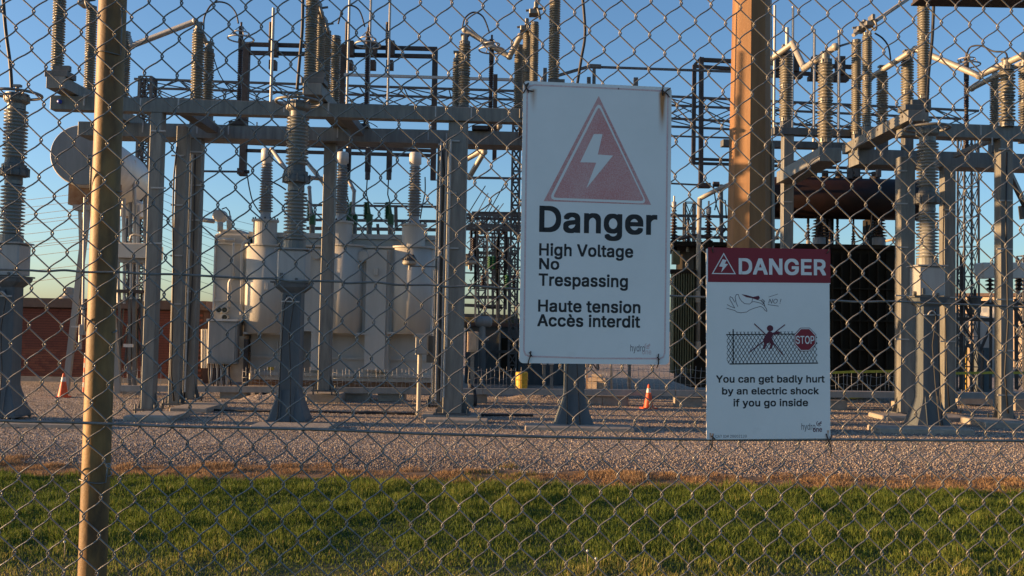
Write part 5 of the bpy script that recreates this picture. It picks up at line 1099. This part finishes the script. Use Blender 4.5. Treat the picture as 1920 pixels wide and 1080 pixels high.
class Sign:
    """flat panel given by its four picture corners; pictures rows/columns are turned into panel millimetres"""
    def __init__(s, name, label, corners, group=None, stains=(), rad=0):
        s.off = .009
        TL, TR, BR, BL = [fpx(*c, s.off) for c in corners]; s.c = [np.array(c, float) for c in corners]
        s.O = BL; s.W = ((TR-TL).length+(BR-BL).length)/2; s.Hh = ((TL-BL).length+(TR-BR).length)/2
        ang = math.atan2(FT, 1); s.root = thing(name, label, 'sign', BL, group); s.root.rotation_euler = (0, math.atan2((TL-BL).dot(fdir), (TL-BL).z), ang)
        if rad:
            pts = []
            for cx, cz, a0 in ((s.W-rad, s.Hh-rad, 0), (rad, s.Hh-rad, PI/2), (rad, rad, PI), (s.W-rad, rad, 1.5*PI)):
                pts += [(cx+math.cos(a0+k*PI/12)*rad, cz+math.sin(a0+k*PI/12)*rad) for k in range(7)]
        else: pts = [(s.W, s.Hh), (0, s.Hh), (0, 0), (s.W, 0)]
        n = len(pts); m = MB(); vs = [(x, -.0012, z) for x, z in pts]+[(x, .0008, z) for x, z in pts]
        m.add(vs, [tuple(range(n)), tuple(range(2*n-1, n-1, -1))]+[(i, (i+1) % n, n+(i+1) % n, n+i) for i in range(n)])
        st = [(s.uv(a, b)[0], s.uv(a, b)[1], w_, l_, k_) for a, b, w_, l_, k_ in stains]
        m.build('panel', panel_mat(st), s.root); s.lay = 0
    def uv(s, px, py):
        """inverse bilinear"""
        TL, TR, BR, BL = s.c; u = v = .5; t = np.array([px, py])
        for _ in range(12):
            p = (1-u)*(1-v)*BL+u*(1-v)*BR+(1-u)*v*TL+u*v*TR; du = (1-v)*(BR-BL)+v*(TR-TL); dv = (1-u)*(TL-BL)+u*(TR-BR)
            J = np.array([du, dv]).T; d = np.linalg.solve(J, t-p); u += d[0]; v += d[1]
        return u*s.W, v*s.Hh
    def y(s, k): return -.0014-.00025*k
    def fill(s, name, pts, m, k=0, raw=False):
        q = [s.uv(*p) for p in pts] if not raw else pts
        cu = bpy.data.curves.new(name, 'CURVE'); cu.dimensions = '2D'; cu.fill_mode = 'BOTH'; sp = cu.splines.new('POLY'); sp.points.add(len(q)-1)
        for i, (a, b) in enumerate(q): sp.points[i].co = (a, b, 0, 1)
        sp.use_cyclic_u = True; return s.conv(name, cu, m, k)
    def conv(s, name, cu, m, k, xf=None):
        o = bpy.data.objects.new('tmp', cu); COL.objects.link(o); dg = bpy.context.evaluated_depsgraph_get(); me = bpy.data.meshes.new_from_object(o.evaluated_get(dg)); me.name = name
        bpy.data.objects.remove(o)
        for v in me.vertices:
            x, z = v.co.x, v.co.y
            if xf: x, z = xf(x, z)
            v.co = (x, s.y(k), z)
        me.materials.clear(); me.materials.append(PR[m]); ob = bpy.data.objects.new(name, me); COL.objects.link(ob); ob.parent = s.root; return ob
    def text(s, txt, x0, x1, yc, yb, m='black', k=0, bold=.03, shear=0, ref='H', slope=0):
        """cap height from picture row yc down to baseline yb; ink from x0 to x1"""
        cu = bpy.data.curves.new('lettering', 'FONT'); cu.size = 1; cu.shear = shear; cu.resolution_u = 4; cu.space_character = 1.0+bold*1.2
        if FONT: cu.font = FONT
        def inside(p, poly):
            c = False
            for (x1_, y1_), (x2_, y2_) in zip(poly, poly[1:]+poly[:1]):
                if (y1_ > p[1]) != (y2_ > p[1]) and p[0] < (x2_-x1_)*(p[1]-y1_)/(y2_-y1_)+x1_: c = not c
            return c
        def loops(poly):
            """cut a contour that crosses itself into simple loops"""
            n_ = len(poly)
            for i in range(n_):
                a, b = poly[i], poly[(i+1) % n_]
                for j in range(i+2, n_):
                    if i == 0 and j == n_-1: continue
                    c, d = poly[j], poly[(j+1) % n_]; den = (b[0]-a[0])*(d[1]-c[1])-(b[1]-a[1])*(d[0]-c[0])
                    if abs(den) < 1e-12: continue
                    t_ = ((c[0]-a[0])*(d[1]-c[1])-(c[1]-a[1])*(d[0]-c[0]))/den; u_ = ((c[0]-a[0])*(b[1]-a[1])-(c[1]-a[1])*(b[0]-a[0]))/den
                    if 1e-6 < t_ < 1-1e-6 and 1e-6 < u_ < 1-1e-6:
                        x_ = (a[0]+t_*(b[0]-a[0]), a[1]+t_*(b[1]-a[1])); return loops([x_]+poly[i+1:j+1])+loops([x_]+poly[j+1:]+poly[:i+1])
            return [poly]
        def grab(body):
            """flat outline of the text as (vertices, faces); every outer contour is filled on its own so that crossing strokes add up"""
            cu.body = body; o = bpy.data.objects.new('t', cu.copy()); COL.objects.link(o)
            for q_ in bpy.context.selected_objects: q_.select_set(False)
            bpy.context.view_layer.update(); o.select_set(True); bpy.context.view_layer.objects.active = o; bpy.ops.object.convert(target='CURVE')
            o = bpy.context.view_layer.objects.active; sps = []
            for sp in o.data.splines:
                b_ = [(tuple(p.handle_left[:2]), tuple(p.co[:2]), tuple(p.handle_right[:2])) for p in sp.bezier_points]; poly = []
                for (h0, c0_, h1), (g0, c1_, g1) in zip(b_, b_[1:]+b_[:1]):
                    for t_ in (0, .25, .5, .75): poly.append(tuple((1-t_)**3*c0_[q]+3*(1-t_)**2*t_*h1[q]+3*(1-t_)*t_*t_*g0[q]+t_**3*c1_[q] for q in (0, 1)))
                for pl in loops(poly):
                    ar = sum(a[0]*b[1]-a[1]*b[0] for a, b in zip(pl, pl[1:]+pl[:1]))/2
                    if abs(ar) > 2e-5: sps.append((ar, pl))
            bpy.data.objects.remove(o); V_, F_ = [], []; big = max(sps, key=lambda q: abs(q[0]))[0]; sgn = 1 if big > 0 else -1
            holes = [q for q in sps if q[0]*sgn < 0 and any(q2[0]*sgn > abs(q[0]) and all(inside(p_, q2[1]) for p_ in q[1][::3]) for q2 in sps)]; outs = [q for q in sps if not any(q is h_ for h_ in holes)]
            for ar, poly in outs:
                hs = [h_[1] for h_ in holes if inside(h_[1][0], poly) and abs(h_[0]) < abs(ar)]
                c2_ = bpy.data.curves.new('g', 'CURVE'); c2_.dimensions = '2D'; c2_.fill_mode = 'BOTH'
                for pl in [poly]+hs:
                    sp = c2_.splines.new('POLY'); sp.points.add(len(pl)-1); sp.use_cyclic_u = True
                    for i_, (a, b) in enumerate(pl): sp.points[i_].co = (a, b, 0, 1)
                o2 = bpy.data.objects.new('g', c2_); COL.objects.link(o2); dg = bpy.context.evaluated_depsgraph_get(); dg.update(); me = o2.evaluated_get(dg).to_mesh(); k0 = len(V_)
                V_ += [(v.co.x, v.co.y) for v in me.vertices]; F_ += [tuple(i_+k0 for i_ in p.vertices) for p in me.polygons]; o2.evaluated_get(dg).to_mesh_clear(); bpy.data.objects.remove(o2)
            return V_, F_
        Z = [v[1] for v in grab(ref)[0]]; b0, b1 = min(Z)-bold, max(Z)+bold
        base, fcs = grab(txt); X = [v[0] for v in base]; a0, a1 = min(X)-bold, max(X)+bold
        U0, V0 = s.uv(x0, yb); U1, _ = s.uv(x1, yb); _, V1 = s.uv(x0, yc); zs = (V1-V0)/(b1-b0); xs = (U1-U0)/(a1-a0)
        m_ = MB()
        sh = [(0, 0)]+([(a, b) for a in (-1, 0, 1) for b in (-1, 0, 1) if a or b] if bold > .004 else [])
        for i, (dx, dy) in enumerate(sh):     # heavier strokes: the same outline shifted a little each way
            m_.add([(U0+(x+dx*bold-a0)*xs, s.y(k)-.000012*i, V0+(z+dy*bold-b0)*zs) for x, z in base], fcs)
        me = bpy.data.meshes.new('lettering'); me.from_pydata(m_.v, [], m_.f); me.materials.append(PR[m]); ob = bpy.data.objects.new('lettering', me); COL.objects.link(ob); ob.parent = s.root; return ob
    def line(s, name, pts, w_, m, k=0, closed=False, smooth=False):
        if smooth:
            V3 = [Vector((a, b, 0)) for a, b in pts]; pts = [(p.x, p.y) for p in smooth_path(V3, 5)]
        q = [Vector(s.uv(*p)) for p in pts]; wd = w_*s.W/np.linalg.norm(s.c[1]-s.c[0]); n = len(q); L, R_ = [], []
        for i in range(n):
            a = q[(i-1) % n] if closed or i > 0 else q[i]; b = q[(i+1) % n] if closed or i < n-1 else q[i]
            d1 = (q[i]-a).normalized() if (q[i]-a).length > 1e-9 else None; d2 = (b-q[i]).normalized() if (b-q[i]).length > 1e-9 else None
            if d1 is None: d1 = d2
            if d2 is None: d2 = d1
            nn = Vector((-(d1.y+d2.y), d1.x+d2.x)); nn = nn.normalized() if nn.length > 1e-6 else Vector((-d1.y, d1.x)); c = max(.35, nn.dot(Vector((-d1.y, d1.x)))); L.append(q[i]+nn*wd/2/c); R_.append(q[i]-nn*wd/2/c)
        m_ = MB(); vs = [(p.x, s.y(k), p.y) for p in L]+[(p.x, s.y(k), p.y) for p in R_]; m_.add(vs, [(i, (i+1) % n, n+(i+1) % n, n+i) for i in range(n if closed else n-1)])
        o = m_.build(name, PR[m], s.root)
        me = o.data
        if sum(p.normal.y*p.area for p in me.polygons) > 0: me.flip_normals()
        return o
    def multi(s, name, lines, m, k=0):
        """several thin printed strokes as one print; lines: (pts, width)"""
        m_ = MB(); sc = s.W/np.linalg.norm(s.c[1]-s.c[0])
        for pts, w_ in lines:
            q = [Vector(s.uv(*p)) for p in pts]
            for a, b in zip(q, q[1:]):
                d = (b-a); L_ = d.length
                if L_ < 1e-7: continue
                d /= L_; nn = Vector((-d.y, d.x))*w_*sc/2; a = a-d*w_*sc*.2; b = b+d*w_*sc*.2; m_.add([(p.x, s.y(k), p.y) for p in (a+nn, a-nn, b-nn, b+nn)], [(0, 1, 2, 3)])
        return m_.build(name, PR[m], s.root)
    def tie(s, px, py, pts, loop=None):
        m = MB(); P3 = [fpx(a, b, o_) for a, b, o_ in pts]; m.tube(smooth_path(P3, 4), .0013, 6)
        return m
def circ(cx, cy, rx, ry=None, n=20, a0=0, a1=2*PI): 
    ry = ry or rx; return [(cx+math.cos(a0+(a1-a0)*i/n)*rx, cy+math.sin(a0+(a1-a0)*i/n)*ry) for i in range(n+(0 if abs(a1-a0-2*PI) < 1e-6 else 1))]
def rtri(A, B, C, r, n=5):
    """triangle with rounded corners"""
    pts = [Vector(A), Vector(B), Vector(C)]; out = []
    for i in range(3):
        p, a, b = pts[i], pts[i-1], pts[(i+1) % 3]; u, v = (a-p).normalized(), (b-p).normalized(); s0, s1 = p+u*r, p+v*r
        for k in range(n+1):
            t_ = k/n; q = s0*(1-t_)**2+p*2*t_*(1-t_)+s1*t_*t_; out.append((q.x, q.y))
    return out

s1 = Sign('danger_sign', 'tall white danger sign with a faded red triangle and lightning bolt', ((980, 154.5), (1257.5, 165.5), (1252, 684), (972, 680.5)), stains=((999, 172, .010, .055, 1.1), (1240, 178, .011, .10, 2.2), (1252, 172, .008, .30, .35)), rad=.010)
b_ = [(990, 162), (1244, 172.5), (1249, 178), (1244, 670), (1238, 677), (988, 673), (981.5, 667), (986, 168)]
s1.line('border_print', [(1000, 162.5), (1120, 167), (1241, 172.5), (1248, 176), (1250, 184), (1247, 420), (1243.5, 662), (1241, 670), (1233, 672.5), (1110, 672), (992, 668), (984, 665), (981, 657), (984, 420), (987.5, 172), (991, 165)], 3.0, 'pink', 0, True)
s1.fill('triangle_print', [(1119.7, 182.5), (1218, 386.5), (1017.5, 380)], 'faded', 0)
s1.fill('triangle_gap', rtri((1119.8, 193), (1210.5, 384.5), (1027, 377.5), 13), 'wht', 1)
s1.fill('triangle_print', rtri((1120, 202), (1205.5, 379.5), (1034, 373.5), 7), 'faded', 2)
s1.fill('lightning_bolt', [(1110.4, 254.4), (1126.7, 254.4), (1117.8, 292.6), (1146.3, 294.6), (1096.3, 356.2), (1114.8, 308), (1085, 307.2)], 'wht', 3)
s1.text('Danger', 1009, 1229.5, 388.5, 437.5, bold=.020)
for txt, x0, x1, yc, yb in (('High Voltage', 1009, 1184, 458.5, 481.5), ('No', 1009, 1046, 486, 507), ('Trespassing', 1008, 1174, 514.5, 537.5), ('Haute tension', 1007, 1197.5, 563, 585.5), ('Accès interdit', 1005.5, 1197, 590, 612.5)):
    s1.text(txt, x0, x1, yc, yb, bold=.019)
s1.text('hydro', 1178.5, 1206, 646.5, 659, m='grey', bold=.0)
s1.text('one', 1201, 1218, 655.0, 664.5, m='pink2', bold=.0)
def swirl(s, cx, cy, r, m, m2=None):
    s.multi('swirl_mark', [(circ(cx, cy, r, n=14, a0=.25*PI, a1=1.35*PI), r*.22), ([(cx-r*.45, cy+r*.15), (cx+r*.1, cy-r*.1), (cx+r*.95, cy-r*.75)], r*.3), ([(cx-r*.2, cy+r*.5), (cx+r*.3, cy+r*.3), (cx+r*1.0, cy-r*.2)], r*.3)], m, 0)
swirl(s1, 1211, 649, 4.8, 'pink2')
s1.line('screw_mark', [(1156, 168.5), (1158, 168.5)], 3, 'grey', 1)
# ties
def tie(par, strokes, r=.0014, knot=None, mm='tie'):
    m = MB()
    for st in strokes: m.tube(smooth_path([fpx(a, b, o_) for a, b, o_ in st], 4), r, 6)
    o = m.build('wire_tie', mm, par)
    # vertices are world: bring them into the sign's own frame
    mw = par.matrix_basis.inverted()
    for v in o.data.vertices: v.co = mw @ v.co
    return o
bpy.context.view_layer.update()
tie(s1.root, [[(999, 173, .010), (992, 173, .014), (986, 170, .014), (984, 164, .013), (990, 158, .012)], [(981, 158, .014), (986, 168, .015), (990, 176, .012)], [(989, 160, .014), (984, 170, .015), (979, 178, .008)]])
tie(s1.root, [[(1242, 160, .004), (1240, 168, .012), (1239, 176, .013), (1241, 181, .010)], [(1237, 172, .013), (1246, 178, .015), (1252, 185, .014)], [(1241, 178, .014), (1248, 172, .015), (1254, 168, .014)]], .0016)
tie(s1.root, [[(994, 658, .012), (993, 666, .013), (990, 676, .012), (989, 684, .008)], [(991, 660, .013), (996, 668, .014)]])
tie(s1.root, [[(1232, 663, .013), (1231, 671, .014), (1232, 680, .012), (1230, 690, .006)], [(1229, 669, .013), (1234, 674, .014)]])

s2 = Sign('danger_sign', 'smaller danger sign with a dark red header and stop octagon below the brown pole', ((1321.5, 470), (1552, 472.5), (1552.5, 826.5), (1322, 823)), stains=((1329, 812, .004, .02, 1.0), (1548, 812, .004, .02, 1.0)), rad=.002)
s2.fill('header_print', [(1324.6, 467.6), (1554, 470), (1554, 534.5), (1324.6, 532.5)], 'red', 0)
s2.line('header_rule', [(1325, 533), (1554, 535)], 1.5, 'wht', 1)
Z2 = lambda x, y: (1200+x/2.7, 440+y/2.7)
s2.line('triangle_outline', [Z2(415, 106), Z2(359, 206), Z2(472, 207)], 1.7, 'wht', 1, True)
s2.fill('lightning_bolt', [Z2(410, 134), Z2(430, 139), Z2(420, 156), Z2(436, 159), Z2(402, 201), Z2(410, 173), Z2(392, 170)], 'wht', 1)
s2.text('DANGER', 1381.5, 1545.5, 487.5, 517.8, m='wht', k=1, bold=.022)
hand = [[(430, 380), (445, 385), (470, 392)], [(470, 392), (480, 400), (500, 404), (530, 400), (545, 390), (570, 380), (600, 372), (612, 378), (622, 392), (632, 398), (630, 386), (618, 368), (600, 356), (585, 352), (578, 350)],
        [(432, 362), (450, 372), (470, 380)], [(470, 380), (455, 352), (445, 335), (447, 322), (458, 328), (470, 350)], [(476, 345), (472, 325), (478, 312), (488, 312), (494, 330), (504, 345)], [(504, 345), (520, 358), (545, 360), (556, 350), (560, 330)],
        [(485, 372), (478, 355), (474, 342)], [(560, 330), (575, 335), (600, 342), (616, 360)], [(604, 340), (616, 352), (622, 372)], [(608, 335), (620, 346), (612, 360)], [(556, 350), (566, 348), (578, 350)]]
s2.multi('hand_drawing', [([Z2(*p) for p in st], 1.0) for st in hand], 'line', 0)
s2.fill('sleeve_print', [Z2(503, 310), Z2(530, 315), Z2(562, 324), Z2(590, 318), Z2(597, 330), Z2(585, 340), Z2(560, 331), Z2(528, 325)], 'maroon', 1)
s2.text('NO !', 1200+639/2.7, 1200+705/2.7, 440+334/2.7, 440+357/2.7, m='line', bold=.0, shear=.25)
s2.multi('underline_marks', [([Z2(641, 325), Z2(687, 310)], .8), ([Z2(637, 363), Z2(690, 371)], 1.0)], 'line')
# fence drawing
ls = [([Z2(428, 513), Z2(775, 513)], 1.8), ([Z2(445, 660), Z2(889, 661)], 2.2), ([Z2(462, 487), Z2(462, 660)], 2.2)]
xa_, xb_, ya_, yb_ = 430, 886, 514, 656
for kx in range(-8, 34):
    x_ = xa_+kx*18.5
    for sg in (1, -1):
        a_ = [x_, ya_]; b__ = [x_+sg*86, yb_]
        # clip to the drawing's width
        pts_ = []
        for t_ in np.linspace(0, 1, 41):
            xx, yy = a_[0]+(b__[0]-a_[0])*t_, a_[1]+(b__[1]-a_[1])*t_
            if xa_ <= xx <= xb_ and not (xx-825)**2+(yy-540)**2 < 58**2: pts_.append((xx, yy))
        if len(pts_) > 1: ls.append(([Z2(*pts_[0]), Z2(*pts_[-1])], 1.05))
for kx in range(24):
    x_ = 440+kx*18.5
    if 770 < x_ < 876 or 605 < x_ < 690: continue
    ls += [([Z2(x_, 513), Z2(x_+8, 499)], .8), ([Z2(x_+8, 513), Z2(x_, 499)], .8)]
s2.multi('fence_drawing', ls, 'black', 0)
s2.fill('climber_head', [Z2(*p) for p in circ(647, 483, 16, n=18)], 'maroon', 2)
s2.fill('climber_body', [Z2(*p) for p in ((640, 498), (652, 500), (660, 505), (690, 498), (702, 506), (690, 512), (664, 516), (655, 530), (662, 545), (664, 562), (655, 585), (640, 590), (650, 565), (644, 552), (632, 560), (622, 585), (610, 588), (616, 560), (612, 540), (622, 520))], 'maroon', 2)
s2.multi('cross_print', [([Z2(568, 460), Z2(640, 528), Z2(712, 618)], 1.8), ([Z2(722, 465), Z2(640, 528), Z2(542, 603)], 1.8)], 'maroon', 3)
def octa(cx, cy, r): return [Z2(cx+math.cos(PI/8+k*PI/4)*r, cy+math.sin(PI/8+k*PI/4)*r*1.06) for k in range(8)]
s2.fill('stop_outline', octa(824, 541, 61), 'maroon', 2); s2.fill('stop_white_rim', octa(824, 541, 58), 'wht', 3); s2.fill('stop_octagon', octa(824, 541, 54), 'red', 4)
s2.text('STOP', 1200+777/2.7, 1200+870/2.7, 440+522/2.7, 440+562/2.7, m='wht', k=5, bold=.01)
s2.text('You can get badly hurt', 1339.5, 1542, 705.2, 718.7, bold=.018)
s2.text('by an electric shock', 1350.5, 1531, 727.8, 740.8, bold=.018)
s2.text('if you go inside', 1371.5, 1510.5, 749.6, 763.3, bold=.018)
s2.text('hydro', 1498, 1524, 797, 809, m='line', bold=.0); s2.text('one', 1519.5, 1536.5, 804, 813.5, m='maroon', bold=.012); swirl(s2, 1531, 798, 4.6, 'maroon')
s2.text('CAT ID# 20002120', 1338.5, 1396, 815.2, 820.2, m='grey', bold=.0)
bpy.context.view_layer.update()
tie(s2.root, [[(1334, 812, .011), (1333, 818, .013), (1332, 828, .014), (1331, 838, .01), (1326, 848, .004)], [(1330, 816, .012), (1337, 822, .014)]])
tie(s2.root, [[(1545, 812, .011), (1547, 820, .013), (1551, 830, .014), (1554, 845, .012), (1553, 855, .006)], [(1556, 814, .012), (1550, 824, .014), (1544, 832, .012)]])
tie(s2.root, [[(1334, 474, .011), (1332, 468, .013), (1336, 462, .006)]]); tie(s2.root, [[(1546, 476, .011), (1549, 471, .013), (1553, 465, .006)]])
